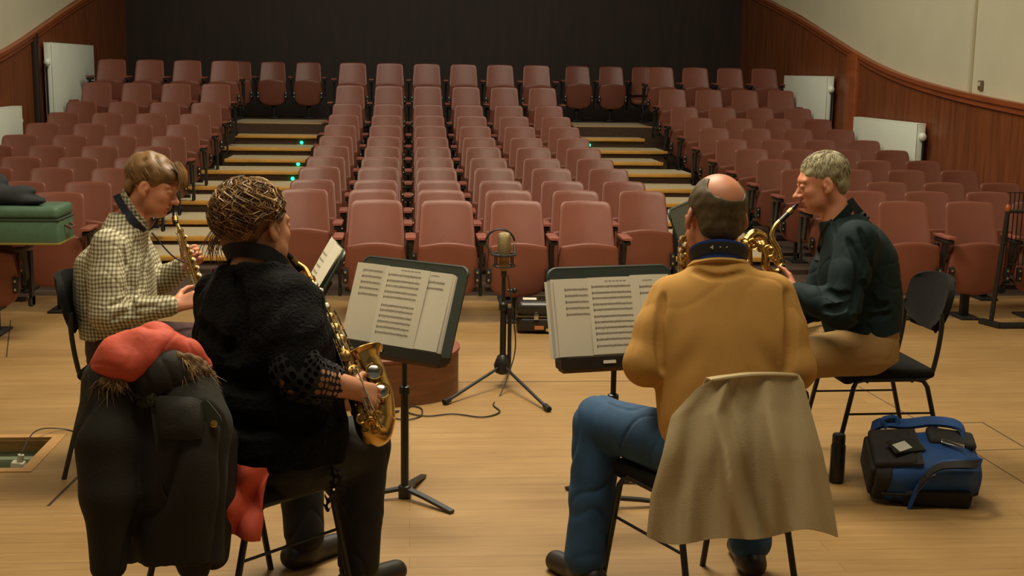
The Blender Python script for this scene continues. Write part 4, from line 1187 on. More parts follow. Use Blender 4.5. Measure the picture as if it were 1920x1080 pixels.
# ---------------------------------------------------------------- cloths
def gingham():
    m = bpy.data.materials.new('small green brown check shirt'); m.use_nodes = True
    nt = m.node_tree; N = nt.nodes; L = nt.links; b = N['Principled BSDF']; b.inputs['Roughness'].default_value = .85
    tc = N.new('ShaderNodeTexCoord'); sx = N.new('ShaderNodeSeparateXYZ')
    ns = N.new('ShaderNodeTexNoise'); ns.inputs['Scale'].default_value = 9; ns.inputs['Detail'].default_value = 1
    L.new(tc.outputs['Object'], ns.inputs['Vector'])
    mv = N.new('ShaderNodeVectorMath'); mv.operation = 'MULTIPLY_ADD'; mv.inputs[1].default_value = (.025, .025, .025)
    L.new(ns.outputs['Color'], mv.inputs[0]); L.new(tc.outputs['Object'], mv.inputs[2]); L.new(mv.outputs[0], sx.inputs[0])
    nm = N.new('ShaderNodeNewGeometry'); sn = N.new('ShaderNodeSeparateXYZ'); L.new(nm.outputs['Normal'], sn.inputs[0])
    def math_(op, a, b_=None):
        n = N.new('ShaderNodeMath'); n.operation = op
        for i, v in enumerate((a, b_)):
            if v is None: continue
            if isinstance(v, (int, float)): n.inputs[i].default_value = v
            else: L.new(v, n.inputs[i])
        return n.outputs[0]
    ax = math_('ABSOLUTE', sn.outputs['X']); sel = math_('GREATER_THAN', ax, .75)
    u = math_('ADD', math_('MULTIPLY', sx.outputs['X'], math_('SUBTRACT', 1, sel)), math_('MULTIPLY', sx.outputs['Y'], sel))
    def band(v): return math_('LESS_THAN', math_('FRACT', math_('MULTIPLY', v, 62)), .46)
    tot = math_('MULTIPLY', math_('ADD', band(u), band(sx.outputs['Z'])), .5)
    r = N.new('ShaderNodeValToRGB'); r.color_ramp.interpolation = 'LINEAR'
    r.color_ramp.elements[0].position = 0; r.color_ramp.elements[0].color = lin((200, 194, 168))+(1,)
    r.color_ramp.elements[1].position = 1; r.color_ramp.elements[1].color = lin((98, 88, 60))+(1,)
    e = r.color_ramp.elements.new(.5); e.color = lin((150, 141, 112))+(1,)
    L.new(tot, r.inputs['Fac']); L.new(r.outputs['Color'], b.inputs['Base Color'])
    return m

def net_grid(name, fn, nu, nv, su, sv, m, parent):
    mb = MB(); mb.grid(fn, nu, nv); me = mb.mesh(name); uv = me.uv_layers.new(name='UVMap')
    for l in me.loops: uv.data[l.index].uv = ((l.vertex_index//(nv+1))/nu*su, (l.vertex_index % (nv+1))/nv*sv)
    return link(name, me, m, parent)
def netting(name, scale, rad, rgb):
    """black cloth with punched round holes"""
    m = bpy.data.materials.new(name); m.use_nodes = True
    nt = m.node_tree; N = nt.nodes; L = nt.links; b = N['Principled BSDF']; b.inputs['Roughness'].default_value = .9
    b.inputs['Base Color'].default_value = lin(rgb)+(1,)
    tc = N.new('ShaderNodeTexCoord'); v = N.new('ShaderNodeTexVoronoi'); v.voronoi_dimensions = '2D'; v.inputs['Scale'].default_value = scale; v.inputs['Randomness'].default_value = .3
    L.new(tc.outputs['UV'], v.inputs['Vector'])
    g = N.new('ShaderNodeMath'); g.operation = 'GREATER_THAN'; g.inputs[1].default_value = rad
    L.new(v.outputs['Distance'], g.inputs[0]); L.new(g.outputs[0], b.inputs['Alpha'])
    return m
m_gold = mat('lacquered brass', (206, 168, 100), .24, 1., var=.12, scale=20)
m_gold2 = mat('darker brass keys', (176, 138, 80), .3, 1., var=.15, scale=30)
m_silver = mat('nickel rods', (206, 200, 190), .2, 1.)
m_ebon = mat('ebonite mouthpiece', (20, 20, 20), .3)
m_pearl = mat('pearl touch', (220, 215, 200), .3)

# ================================================================= man in the checked shirt, soprano sax
def P(x, y, D): return at(x, y, D)
JL = dict(pelvis=P(222, 640, 5.47), waist=P(214, 575, 5.47), chest=P(216, 490, 5.46), neck=P(243, 408, 5.46), head=P(286, 348, 5.46),
          rSh=P(202, 462, 5.27), rEl=P(200, 588, 5.22), rWr=P(326, 573, 5.28), lSh=P(248, 454, 5.64), lEl=P(286, 540, 5.70), lWr=P(345, 500, 5.55),
          rKn=P(402, 648, 5.28), lKn=P(410, 640, 5.62), rAn=P(400, 850, 5.30), lAn=P(420, 830, 5.62))
JL['rToe'] = JL['rAn']+V(.16, 0, -.05); JL['lToe'] = JL['lAn']+V(.16, 0, -.05)
for k in ('rAn', 'lAn'): JL[k][2] = .09
for k in ('rToe', 'lToe'): JL[k][2] = .03
m_check = gingham()
HL = frame(radians(98), radians(20), radians(0))
br_hair = [mat('brown hair', (112, 80, 42), .5, var=.3, scale=40), mat('light brown hair', (150, 112, 62), .45, var=.2, scale=40), mat('dark brown hair', (74, 50, 26), .55, var=.2, scale=40)]
def hairL(t, hc, H, k, T, J):
    def fn(s, T):
        s.ell(T(0, -.022, .044), V(.0845, .1045, .0885)*k, H, 0)
        s.ell(T(0, .062, .072), V(.066, .046, .034)*k, H, .02)
        s.ell(T(.0, -.06, -.03), V(.070, .045, .05)*k, H, .02)
        s.ell(T(0, .085, -.040), V(.075, .062, .088)*k, H, .012, 's')          # the face
        s.box(T(0, .02, -.075), V(.12, .075, .068)*k, H, .01, .012, 's')       # below the ears
        s.box(T(0, -.02, -.105), V(.12, .2, .05)*k, H, .01, .012, 's')
        for sx in (-1, 1): s.ell(T(sx*.088, -.004, -.008), V(.022, .024, .036)*k, H, .008, 's')
    hair_cap(t, hc, H, k, fn, br_hair[0], disp=lambda v, n: .0025*snoise(v, 90, 3))
    strands('hair_strands', H, hc+H @ V(0, -.022, .044), (.086, .106, .090), (0, -.5, .85), 900, br_hair, t,
            lambda d, q: not (q[1] > .03 and q[2] < .022) and not (abs(q[0]) > .06 and q[2] < -.02 and q[1] > -.03) and q[2] > -.085, .8, .0016, (1.01, 1.05), 3)
    mb = MB(); r = random.Random(4)                                            # fringe falling over the forehead
    for i in range(60):
        x = r.uniform(-.06, .06); mb.m = r.randrange(3)
        mb.tube([T(x*.8, .05+r.uniform(0, .02), .122), T(x, .098, .096), T(x*1.05, .112, .062), T(x*1.05, .112+r.uniform(-.004, .01), .030+r.uniform(-.012, .014))], [.0015, .0022, .0022, .001], 4)
    mb.build('fringe', br_hair, t)
def moreL(t, hc, H, k, T, J, lat, fwd, S_):
    nb = J['neck']; ax = nrm(hc+H @ V(0, -.028, -.045)-nb)
    e1 = nrm(lat-ax*np.dot(lat, ax)); e2 = np.cross(ax, e1)
    if np.dot(e2, fwd) < 0: e2 = -e2
    def ring(r, h0, fr, n=40, open_=.0):
        return [nb+ax*(h0+fr*cos(a))+(e1*sin(a)+e2*cos(a)*1.0)*r*(1) for a in np.linspace(open_, 2*pi-open_, n)]
    mb = MB(); pts = ring(.074, .030, -.045, open_=.25); mb.ribbon(pts, .024, .003, [ax+.35*(p-nb)/np.linalg.norm(p-nb) for p in pts]); mb.build('collar', m_check, t)
    m_navy = mat('navy neck strap', (20, 26, 44), .7)
    strap_on(t, S_, [(221, 366), (229, 382), (243, 402), (258, 420), (272, 434)], .015, .004, m_navy, .020)
    pts = [J['neck']*.5+J['chest']*.5+fwd*.125+V(0, 0, .03)]
    a = pts[0]; sx = P(366, 500, 5.44)-np.array(t.location)
    mb = MB(); mb.tube(bez([a, a*.5+sx*.5+fwd*-.0+V(0, 0, -.03), sx], 20), .0035, 6); mb.build('strap_cord', mat('navy cord', (22, 26, 40), .7), t)
    for i in range(5):
        p = J['neck']*(1-i*.17)+J['waist']*(i*.17)+fwd*(.105+.03*sin(i*.7))
    mb = MB(); c = J['rWr']; d = nrm(J['rWr']-J['rEl']); mb.lathe([(.036, -.035), (.041, -.034), (.042, .004), (.036, .006)], c-d*.012, d, 20); mb.build('cuff', m_check, t)
    mb = MB(); c = J['lWr']; d = nrm(J['lWr']-J['lEl']); mb.lathe([(.036, -.035), (.041, -.034), (.042, .004), (.036, .006)], c-d*.012, d, 20); mb.build('cuff', m_check, t)
    mb = MB(); 
    pl = [J['pelvis']+V(0, 0, .045)+lat*.165*sin(a)+fwd*.128*cos(a) for a in np.linspace(0, 2*pi, 30, endpoint=False)]
    mb.tube(pl, .012, 6, closed=True); mb.build('belt', m_shoe, t)
make_person('man in a checked shirt playing a straight gold saxophone, facing right', (JL['pelvis'][0], JL['pelvis'][1], 0), JL, dict(
    H=HL, skin=m_skin2, arm=[.038, .035, .027], brow=br_hair[0], hk=1.06,
    top=('checked_shirt', m_check), trousers=mat('plum brown trousers', (70, 42, 40), .85, var=.15, scale=8), cuff=.93,
    torso=lambda J: [(J['pelvis']+V(0, 0, .0), .185, .150), (J['waist']+V(.01, 0, 0), .195, .172), (J['chest'], .205, .158), (J['rSh']*.5+J['lSh']*.5+V(0, 0, .0), .165, .105), (J['neck']+V(0, 0, .01), .075, .078)],
    sleeve=[.074, .076, .068, .058, .047], legs=[.10, .078, .062],
    folds=lambda vs, J: crease(vs, 30, 5, .007, (1, 1, .7))+crease(vs, 55, 9, .003)+.004*snoise(vs, 20, 2),
    grooves=[([(238, 500), (243, 545), (246, 585)], .006, .022), ([(205, 575), (235, 562), (248, 545)], .003, .016), ([(215, 590), (262, 578), (292, 574)], .003, .013), ([(210, 600), (230, 592), (265, 590)], .003, .013), ([(255, 450), (250, 500), (246, 540)], .006, .02), ([(275, 470), (268, 520), (262, 555)], .006, .02), ([(162, 500), (160, 560), (166, 600)], .004, .02), ([(225, 430), (232, 470), (238, 500)], .004, .015)],
    rHand=(V(.9, .15, .25), V(0, -.8, .5), -1, [.5, .5, .55, .6]), lHand=(V(.75, -.25, .65), V(.55, .75, .1), 1, [.75, .8, .8, .85]),
    hair=hairL, more=moreL))

# ================================================================= man in the dark green shirt, baritone sax
JR = dict(pelvis=P(1622, 640, 5.38), waist=P(1620, 575, 5.38), chest=P(1604, 490, 5.37), neck=P(1574, 418, 5.36), head=P(1541, 343, 5.36),
          lSh=P(1606, 452, 5.17), lEl=P(1578, 580, 5.10), lWr=P(1492, 548, 5.22), rSh=P(1580, 448, 5.55), rEl=P(1530, 570, 5.58), rWr=P(1470, 590, 5.45),
          lKn=P(1452, 678, 5.20), rKn=P(1440, 668, 5.52), lAn=P(1440, 850, 5.22), rAn=P(1430, 830, 5.55))
for k in ('rAn', 'lAn'): JR[k][2] = .09
for k in 'rl': JR[k+'Toe'] = JR[k+'An']+V(-.16, 0, -.06)
HR = frame(radians(-84), radians(14), 0)
gr_hair = [mat('grey hair', (148, 138, 106), .6, var=.2, scale=60), mat('light grey hair', (180, 170, 136), .6, var=.15, scale=60), mat('dark grey hair', (110, 100, 74), .6, var=.2, scale=60)]
m_green_shirt = mat('dark bottle green shirt', (17, 35, 37), .8, var=.2, scale=6, bump=.1, bscale=300, spec=.25)
def hairR(t, hc, H, k, T, J):
    def fn(s, T):
        s.ell(T(0, -.020, .042), V(.080, .100, .085)*k, H, 0)
        s.ell(T(0, -.06, -.02), V(.064, .045, .055)*k, H, .02)
        s.ell(T(0, .105, -.035), V(.095, .080, .098)*k, H, .015, 's')
        s.box(T(0, .03, -.07), V(.12, .075, .062)*k, H, .01, .012, 's')
        s.box(T(0, -.02, -.115), V(.12, .2, .05)*k, H, .01, .012, 's')
        for sx in (-1, 1): s.ell(T(sx*.086, -.002, -.008), V(.020, .026, .036)*k, H, .008, 's')
    hair_cap(t, hc, H, k, fn, gr_hair[0], disp=lambda v, n: .002*snoise(v, 140, 3))
    strands('hair_strands', H, hc+H @ V(0, -.020, .042), (.081, .101, .086), (0, -.45, .88), 1300, gr_hair, t,
            lambda d, q: not (q[1] > .055 and q[2] < .040) and not (abs(q[0]) > .05 and q[2] < -.01 and q[1] > -.03) and q[2] > -.075, .26, .0013, (1.01, 1.06), 8)
def moreR(t, hc, H, k, T, J, lat, fwd, S_):
    nb = J['neck']; ax = nrm(hc+H @ V(0, -.028, -.045)-nb); e1 = nrm(lat-ax*np.dot(lat, ax)); e2 = np.cross(ax, e1)
    if np.dot(e2, fwd) < 0: e2 = -e2
    ring = lambda r, h0, fr, op=0.: [nb+ax*(h0+fr*cos(a))+(e1*sin(a)+e2*cos(a))*r for a in np.linspace(op, 2*pi-op, 40)]
    pts = [nb+ax*(.012-.040*cos(a))+(e1*sin(a)+e2*cos(a))*(.070+.008*cos(a)) for a in np.linspace(.2, 2*pi-.2, 40)]; mb = MB(); mb.ribbon(pts, .020, .003, [ax+.15*(p-nb)/np.linalg.norm(p-nb) for p in pts]); mb.build('collar', m_green_shirt, t)
    m_ns = mat('black neck strap', (20, 22, 24), .6)
    st = strap_on(t, S_, [(1592, 374), (1600, 386), (1611, 399), (1624, 412)], .016, .004, m_ns, .005)
    strap_on(t, S_, [(1576, 402), (1556, 420), (1541, 445), (1532, 490)], .012, .004, m_ns, .005)
    mb = MB()
    for x, y in ((1598, 378), (1604, 398), (1618, 404)):
        q = S_.surf(x, y, S_.root)
        if q is not None: mb.box(q-FW*.013, (.020, .012, .012), R=Rz(.3), bev=.003)
    mb.build('strap_buckle', m_chrome, st)
    pl = [J['pelvis']+V(0, 0, .02)+lat*.170*sin(a)+fwd*.128*cos(a) for a in np.linspace(0, 2*pi, 30, endpoint=False)]
    mb = MB(); mb.tube(pl, .013, 6, closed=True); mb.build('belt', m_shoe, t)
make_person('grey haired man in a dark green shirt and khaki trousers playing saxophone, facing left', (JR['pelvis'][0], JR['pelvis'][1], 0), JR, dict(
    H=HR, skin=m_skin2, arm=[.040, .036, .027], brow=gr_hair[2], hk=1.03, jowl=.003, nose=1.15, top=('dark_shirt', m_green_shirt),
    trousers=mat('khaki trousers', (158, 124, 74), .85, var=.12, scale=6), cuff=.95,
    torso=lambda J: [(J['pelvis']+V(0, 0, .02), .185, .148), (J['waist']+V(-.01, 0, 0), .195, .172), (J['chest']+V(0, 0, 0), .205, .165), (J['rSh']*.5+J['lSh']*.5+V(0.01, 0, 0), .19, .125), (J['neck']+V(0, 0, .015), .08, .082)],
    sleeve=[.086, .084, .074, .062, .05], legs=[.105, .08, .062], hip=(.178, .138),
    folds=lambda vs, J: crease(vs, 20, 6, .010, (1, 1, .7))+crease(vs, 38, 9, .004)+.006*snoise(vs, 14, 2),
    grooves=[([(1590, 450), (1612, 500), (1606, 550), (1596, 585)], .006, .022), ([(1548, 545), (1570, 556), (1590, 552)], .006, .02), ([(1545, 580), (1575, 578), (1592, 566)], .006, .02), ([(1640, 570), (1628, 550), (1618, 530)], .004, .02), ([(1664, 572), (1645, 576), (1625, 573)], .005, .02), ([(1612, 430), (1628, 470), (1640, 520)], .005, .02), ([(1672, 588), (1640, 594), (1600, 594)], .006, .018)],
    lHand=(V(-.9, .1, .35), V(-.2, -.9, .3), 1, [.5, .5, .55, .6]), rHand=(V(-.9, -.1, .1), V(0, .9, .3), -1, [.5]*4),
    hair=hairR, more=moreR))

# ================================================================= woman in black, alto sax
JW = dict(pelvis=P(505, 835, 3.98), waist=P(497, 725, 3.98), chest=P(492, 610, 3.97), neck=P(478, 498, 3.97), head=P(481, 425, 3.99),
          rSh=P(548, 572, 3.87), rEl=P(556, 706, 3.74), rWr=P(658, 727, 3.86), lSh=P(415, 556, 4.10), lEl=P(420, 690, 4.22), lWr=P(545, 620, 4.30),
          rKn=P(676, 835, 4.18), lKn=P(560, 830, 4.45), rAn=P(672, 1010, 4.16), lAn=P(570, 990, 4.42))
for k in ('rAn', 'lAn'): JW[k][2] = .09
for k in 'rl': JW[k+'Toe'] = JW[k+'An']+V(.12, .12, -.06)
HW = frame(radians(42), radians(8), radians(-2))
w_hair = [mat('tousled brown hair', (110, 78, 42), .5, var=.35, scale=30), mat('blond strand', (182, 142, 86), .42, var=.2, scale=40), mat('mid brown strand', (136, 98, 54), .45, var=.2, scale=40), mat('dark strand', (62, 42, 24), .5)]
m_knit = mat('black lace knit', (15, 14, 14), .95, var=.5, scale=60, bump=.8, bscale=90, spec=.15)
m_net = netting('black net with round holes', 46, .37, (16, 15, 15))
def hairW(t, hc, H, k, T, J):
    def fn(s, T):
        s.ell(T(0, -.030, .048), V(.089, .103, .085)*k, H, 0)
        s.ell(T(-.004, -.056, -.012), V(.070, .054, .074)*k, H, .03)
        s.ell(T(0, .035, .078), V(.062, .044, .030)*k, H, .03)
        s.ell(T(0, .105, -.035), V(.085, .065, .092)*k, H, .012, 's')
        s.box(T(0, .045, -.09), V(.14, .070, .080)*k, H, .01, .015, 's')
        s.box(T(0, -.02, -.142), V(.14, .2, .05)*k, H, .01, .015, 's')
        for sx in (-1, 1): s.ell(T(sx*.092, .006, -.012), V(.024, .026, .040)*k, H, .010, 's')
    hair_cap(t, hc, H, k, fn, w_hair[0], disp=lambda v, n: .003*snoise(v, 45, 3)+.003*snoise(v, 110, 5))
    strands('hair_strands', H, hc+H @ V(-.004, -.034, .040), (.098, .112, .098), (0, -.15, .95), 1500, w_hair, t,
            lambda d, q: not (q[1] > .06 and q[2] < .03) and not (q[0] > .05 and q[2] < -.02 and q[1] > -.035) and q[2] > -.13, .9, .0020, (.98, 1.13), 5, .45, 1.04, .26)
    mb = MB(); r = random.Random(9)                                     # curls standing off the crown and wisps at the nape
    for i in range(0):
        ph = r.uniform(0, 6.28); th = r.uniform(.0, 1.45); d = V(sin(th)*cos(ph), sin(th)*sin(ph)-.25, cos(th))
        c = V(0, -.034, .040)+d*V(.098, .112, .098)*r.uniform(1.0, 1.07); a = nrm(np.cross(d, V(r.uniform(-1, 1), r.uniform(-1, 1), .3))); b = nrm(np.cross(d, a)); R_ = r.uniform(.010, .026)
        mb.m = r.choice([1, 1, 2, 0]); n0 = r.uniform(0, 6)
        mb.tube([T(*(c+a*R_*1.6*cos(n0+j*.5)+b*R_*sin(n0+j*.5)+d*.004*j*.6)) for j in range(9)], [.0008]+[.0016]*7+[.0006], 4)
    for i in range(26):
        x = -.085+r.uniform(-.02, .03); y = -.06+r.uniform(-.03, .03); mb.m = r.choice([0, 1, 2])
        mb.tube([T(x*.9, y, -.01), T(x*1.05, y-.01, -.04), T(x*1.15+r.uniform(-.01, .01), y-.015, -.07), T(x*1.2+r.uniform(-.02, .02), y-.01+r.uniform(-.01, .01), -.10+r.uniform(-.02, .01))], [.0012, .0014, .0012, .0005], 4)
    mb.build('hair_curls', w_hair, t)
def moreW(t, hc, H, k, T, J, lat, fwd, S_):
    nb = J['neck']; ax = nrm(hc+H @ V(0, -.028, -.045)-nb); e1 = nrm(lat-ax*np.dot(lat, ax)); e2 = np.cross(ax, e1)
    if np.dot(e2, fwd) < 0: e2 = -e2
    pts = [nb+ax*(.024-.075*max(0, cos(a))+.035*max(0, -cos(a)))+(e1*sin(a)+e2*cos(a))*(.077+.02*max(0, cos(a))) for a in np.linspace(0, 2*pi, 44)]
    mb = MB(); mb.ribbon(pts, .023, .005, [ax+.25*(p-nb)/np.linalg.norm(p-nb) for p in pts]); mb.build('neck_strap', mat('black padded strap', (18, 19, 22), .8, bump=.2, bscale=200), t)
    # net cuff on the forearm: an open sleeve with real holes
    d = nrm(J['rWr']-J['rEl']); c = J['rEl']-d*.055
    cl = bez([J['rSh']*.22+J['rEl']*.78, J['rSh']*.08+J['rEl']*.92+d*.008, J['rEl']+d*.035+V(0, 0, .002), J['rEl']+d*.075, J['rEl']+d*.118], 20)
    fr = []; a_ = None
    for q_ in range(21):
        tg = nrm(cl[min(20, q_+1)]-cl[max(0, q_-1)]); a_ = nrm(np.cross(tg, V(.2, .9, .1))) if a_ is None else nrm(a_-tg*np.dot(a_, tg)); fr.append((a_, np.cross(tg, a_)))
    def cuff_(u, w):
        i = int(round(w*20)); A_, B_ = fr[i]; r = np.interp(w, [0, .3, .6, 1], [.080, .083, .075, .064])*(1+.03*sin(u*31)+.02*sin(u*17+w*8))
        return cl[i]+d*(.010*sin(u*40)*(w > .95))+(A_*cos(u*2*pi)+B_*sin(u*2*pi))*r
    net_grid('net_cuff', cuff_, 64, 20, .50, .24, m_net, t)
    q = J['rKn']*.25+J['pelvis']*.75+lat*.13+fwd*-.0
    hp = P(628, 872, 3.86)-np.array(t.location)
    net_grid('net_hem', lambda u, w: hp+V(.055*(u-.5)*(1+.4*w)+.010*sin(w*5)+.012*w, .02*sin(u*7+w*3), -.13*w-.012*sin(u*9)*w), 12, 14, .075, .13, m_net, t)
    mb = MB(); p = P(398, 507, 3.93)-np.array(t.location); mb.ball(p, (.004, .004, .007), 5); mb.build('pink_tag', mat('pink label', (190, 60, 90), .7), t)
def exW(s, J):
    pass
make_person('woman in a black lace top playing a gold saxophone, seen from behind', (JW['pelvis'][0], JW['pelvis'][1], 0), JW, dict(
    H=HW, skin=m_skin, brow=w_hair[0], hk=1.09, jowl=.012, nk=1.08, g=1.1, arm=[.056, .052, .033], short=.95, top=('black_top', m_knit),
    trousers=mat('black patterned leggings', (26, 24, 18), .8, var=.4, scale=14), cuff=.08,
    torso=lambda J: [(J['pelvis']+V(0, 0, -.055), .245, .205), (J['pelvis']+V(0, 0, .04), .25, .215), (J['waist'], .238, .208), (J['chest']+V(0, 0, .0), .215, .185), (J['rSh']*.5+J['lSh']*.5+V(0, 0, .01), .19, .14), (J['neck']+V(0, 0, .0), .095, .095)],
    sleeve=[.092, .096, .076, .07, .07], legs=[.125, .095, .07], hip=(.215, .18), neckcut=.092,
    grooves=[([(440, 520), (450, 600), (430, 680)], .008, .04), ([(380, 700), (460, 720), (520, 715)], .008, .04), ([(400, 780), (480, 800), (600, 790)], .008, .04), ([(370, 600), (400, 640), (430, 650)], .006, .03)],
    folds=lambda vs, J: crease(vs, 20, 6, .009)+.006*snoise(vs, 14, 2)+.0035*snoise(vs, 75, 7),
    rHand=(V(.62, .45, -.35), V(-.15, -.75, .55), -1, [.35, .4, .45, .5]), lHand=(V(.7, .3, .5), V(.2, .8, .3), 1, [.6]*4),
    hair=hairW, more=moreW))

# ================================================================= balding man in mustard, tenor sax
JB = dict(pelvis=P(1350, 835, 3.98), waist=P(1352, 740, 3.99), chest=P(1352, 630, 4.0), neck=P(1347, 490, 4.02), head=P(1341, 405, 4.06),
          lSh=P(1262, 560, 4.03), lEl=P(1212, 682, 3.97), lWr=P(1262, 690, 4.22), rSh=P(1446, 556, 3.98), rEl=P(1488, 692, 3.92), rWr=P(1440, 700, 4.17),
          lKn=P(1124, 790, 4.28), rKn=P(1400, 800, 4.42), lAn=P(1100, 960, 4.24), rAn=P(1410, 960, 4.40))
for k in ('rAn', 'lAn'): JB[k][2] = .09
JB['lToe'] = JB['lAn']+V(-.08, .15, -.06); JB['rToe'] = JB['rAn']+V(.0, .16, -.06)
HB = frame(radians(-6), radians(8), radians(2))
bd_hair = [mat('short brown hair', (82, 66, 40), .65, var=.3, scale=70), mat('greyed brown hair', (98, 80, 48), .65, var=.2, scale=70)]
m_must = mat('mustard merino jumper', (188, 141, 75), .9, var=.06, scale=6, bump=.12, bscale=500, spec=.2)
def hairB(t, hc, H, k, T, J):
    def fn(s, T):
        s.ell(T(0, -.022, .036), V(.0815, .100, .084)*k, H, 0)
        s.ell(T(0, -.058, -.025), V(.066, .050, .055)*k, H, .025)
        s.ell(T(.006, -.088, .090), V(.058, .050, .060)*k, H, .008, 's'); s.ell(T(.006, .01, .128), V(.054, .105, .062)*k, H, .01, 's')       # bald crown
        s.ell(T(0, .105, .0), V(.095, .10, .16)*k, H, .012, 's')
        s.box(T(0, .045, -.08), V(.12, .075, .075)*k, H, .01, .012, 's')
        s.box(T(0, -.02, -.130), V(.12, .2, .05)*k, H, .01, .015, 's')
        for sx in (-1, 1): s.ell(T(sx*.086, .0, -.008), V(.018, .026, .036)*k, H, .008, 's')
    hair_cap(t, hc, H, k, fn, bd_hair[0], disp=lambda v, n: .0015*snoise(v, 150, 3))
    strands('hair_strands', H, hc+H @ V(0, -.022, .036), (.0815, .100, .084), (0, -.25, .95), 900, bd_hair, t,
            lambda d, q: q[1] < .03 and not (abs(q[0]) > .05 and q[2] < -.01 and q[1] > -.03) and q[2] > -.085 and ((q[0]-.006)/.058)**2+((q[1]-.022+.088)/.050)**2+((q[2]+.036-.090)/.060)**2 > .85 and ((q[0]-.006)/.054)**2+((q[1]-.022-.01)/.105)**2+((q[2]+.036-.128)/.062)**2 > .95, .22, .0011, (1.004, 1.03), 8)
def moreB(t, hc, H, k, T, J, lat, fwd, S_):
    nb = J['neck']; ax = nrm(hc+H @ V(0, -.028, -.045)-nb); e1 = nrm(lat-ax*np.dot(lat, ax)); e2 = np.cross(ax, e1)
    if np.dot(e2, fwd) < 0: e2 = -e2
    ring = lambda r, h0: [nb+ax*(h0-.07*max(0, cos(a))+.022*max(0, -cos(a)))+(e1*sin(a)+e2*cos(a))*r for a in np.linspace(0, 2*pi, 44)]
    mb = MB(); pts = ring(.079, .006); mb.ribbon(pts, .029, .006, [ax+.22*(p-nb)/np.linalg.norm(p-nb) for p in pts]); s_ = mb.build('neck_strap', mat('blue padded strap', (20, 62, 140), .7), t)
    mb = MB(); pts = ring(.0835, .010); mb.ribbon(pts, .0165, .005, [ax+.22*(p-nb)/np.linalg.norm(p-nb) for p in pts]); mb.build('black_band', mat('black strap band', (30, 27, 22), .7), s_)
    # small stitched marks on the strap, near the back of the neck
    mb = MB()
    for a, w, h in ((pi-.28, .004, .003), (pi-.06, .004, .003), (pi+.20, .004, .011), (pi+.24, .007, .003)):
        p = nb+ax*(.030)+(e1*sin(a)+e2*cos(a))*.091; mb.box(p, (w, .003, h))
    mb.build('white_marks', m_pearl, s_, smooth=False)
    pts = [nb+ax*(-.022-.06*max(0, cos(a))+.012*max(0, -cos(a)))+(e1*sin(a)+e2*cos(a))*.093 for a in np.linspace(0, 2*pi, 44, endpoint=False)]
    mb = MB(); mb.tube(pts, .008, 6, closed=True); mb.build('ribbed_neckline', m_must, t)
make_person('balding man in a mustard jumper and blue jeans, seen from behind', (JB['pelvis'][0], JB['pelvis'][1], 0), JB, dict(
    H=HB, skin=m_skin2, brow=bd_hair[0], hk=1.10, jowl=.006, nk=1.05, top=('mustard_jumper', m_must),
    trousers=mat('blue jeans', (40, 74, 108), .85, var=.25, scale=12, bump=.15, bscale=300), cuff=.97,
    torso=lambda J: [(J['pelvis']+V(0, 0, -.02), .185, .15), (J['pelvis']+V(0, 0, .06), .192, .155), (J['waist'], .20, .158), (J['chest']+V(0, 0, .0), .215, .15), (J['chest']*.45+(J['rSh']*.5+J['lSh']*.5)*.55, .218, .135), (J['rSh']*.5+J['lSh']*.5+V(0, 0, .035), .165, .105), (J['neck']+V(0, 0, .0), .078, .08)],
    sleeve=[.078, .074, .064, .060, .05], legs=[.105, .082, .072], hip=(.185, .145), neckcut=.074,
    folds=lambda vs, J: crease(vs, 13, 16, .005, (1, 1, .45))+crease(vs, 26, 9, .003, (1, 1, .5))+.004*snoise(vs, 11, 2)+.0045*np.sin((np.abs((vs-J['chest']) @ RT)*55+(vs-J['chest'])[:, 2]*38))*np.exp(-(((np.abs((vs-J['chest']) @ RT)-.13)/.06)**2+(((vs-J['chest'])[:, 2]+.06)/.10)**2)),
    arm=[.042, .038, .027],
    grooves=[([(1243, 555), (1237, 610), (1236, 650), (1241, 695)], .005, .022), ([(1476, 545), (1483, 600), (1482, 650), (1474, 700)], .005, .022), ([(1300, 508), (1345, 521), (1398, 510)], .002, .018)],
    lHand=(V(.3, .8, .3), V(-.9, .2, .2), -1, [.6]*4), rHand=(V(-.3, .8, .2), V(.9, .2, .2), 1, [.6]*4),
    hair=hairB, more=moreB))
# ------------------------------------------------------------------ saxophones
def mouth(J, H, k): return J['head']+H @ (V(0, .112, -.0625)*k)
def rs_path(pts, n): return bez(pts, n)
def rlerp(rs, n): return list(np.interp(np.linspace(0, 1, n+1), np.linspace(0, 1, len(rs)), rs))

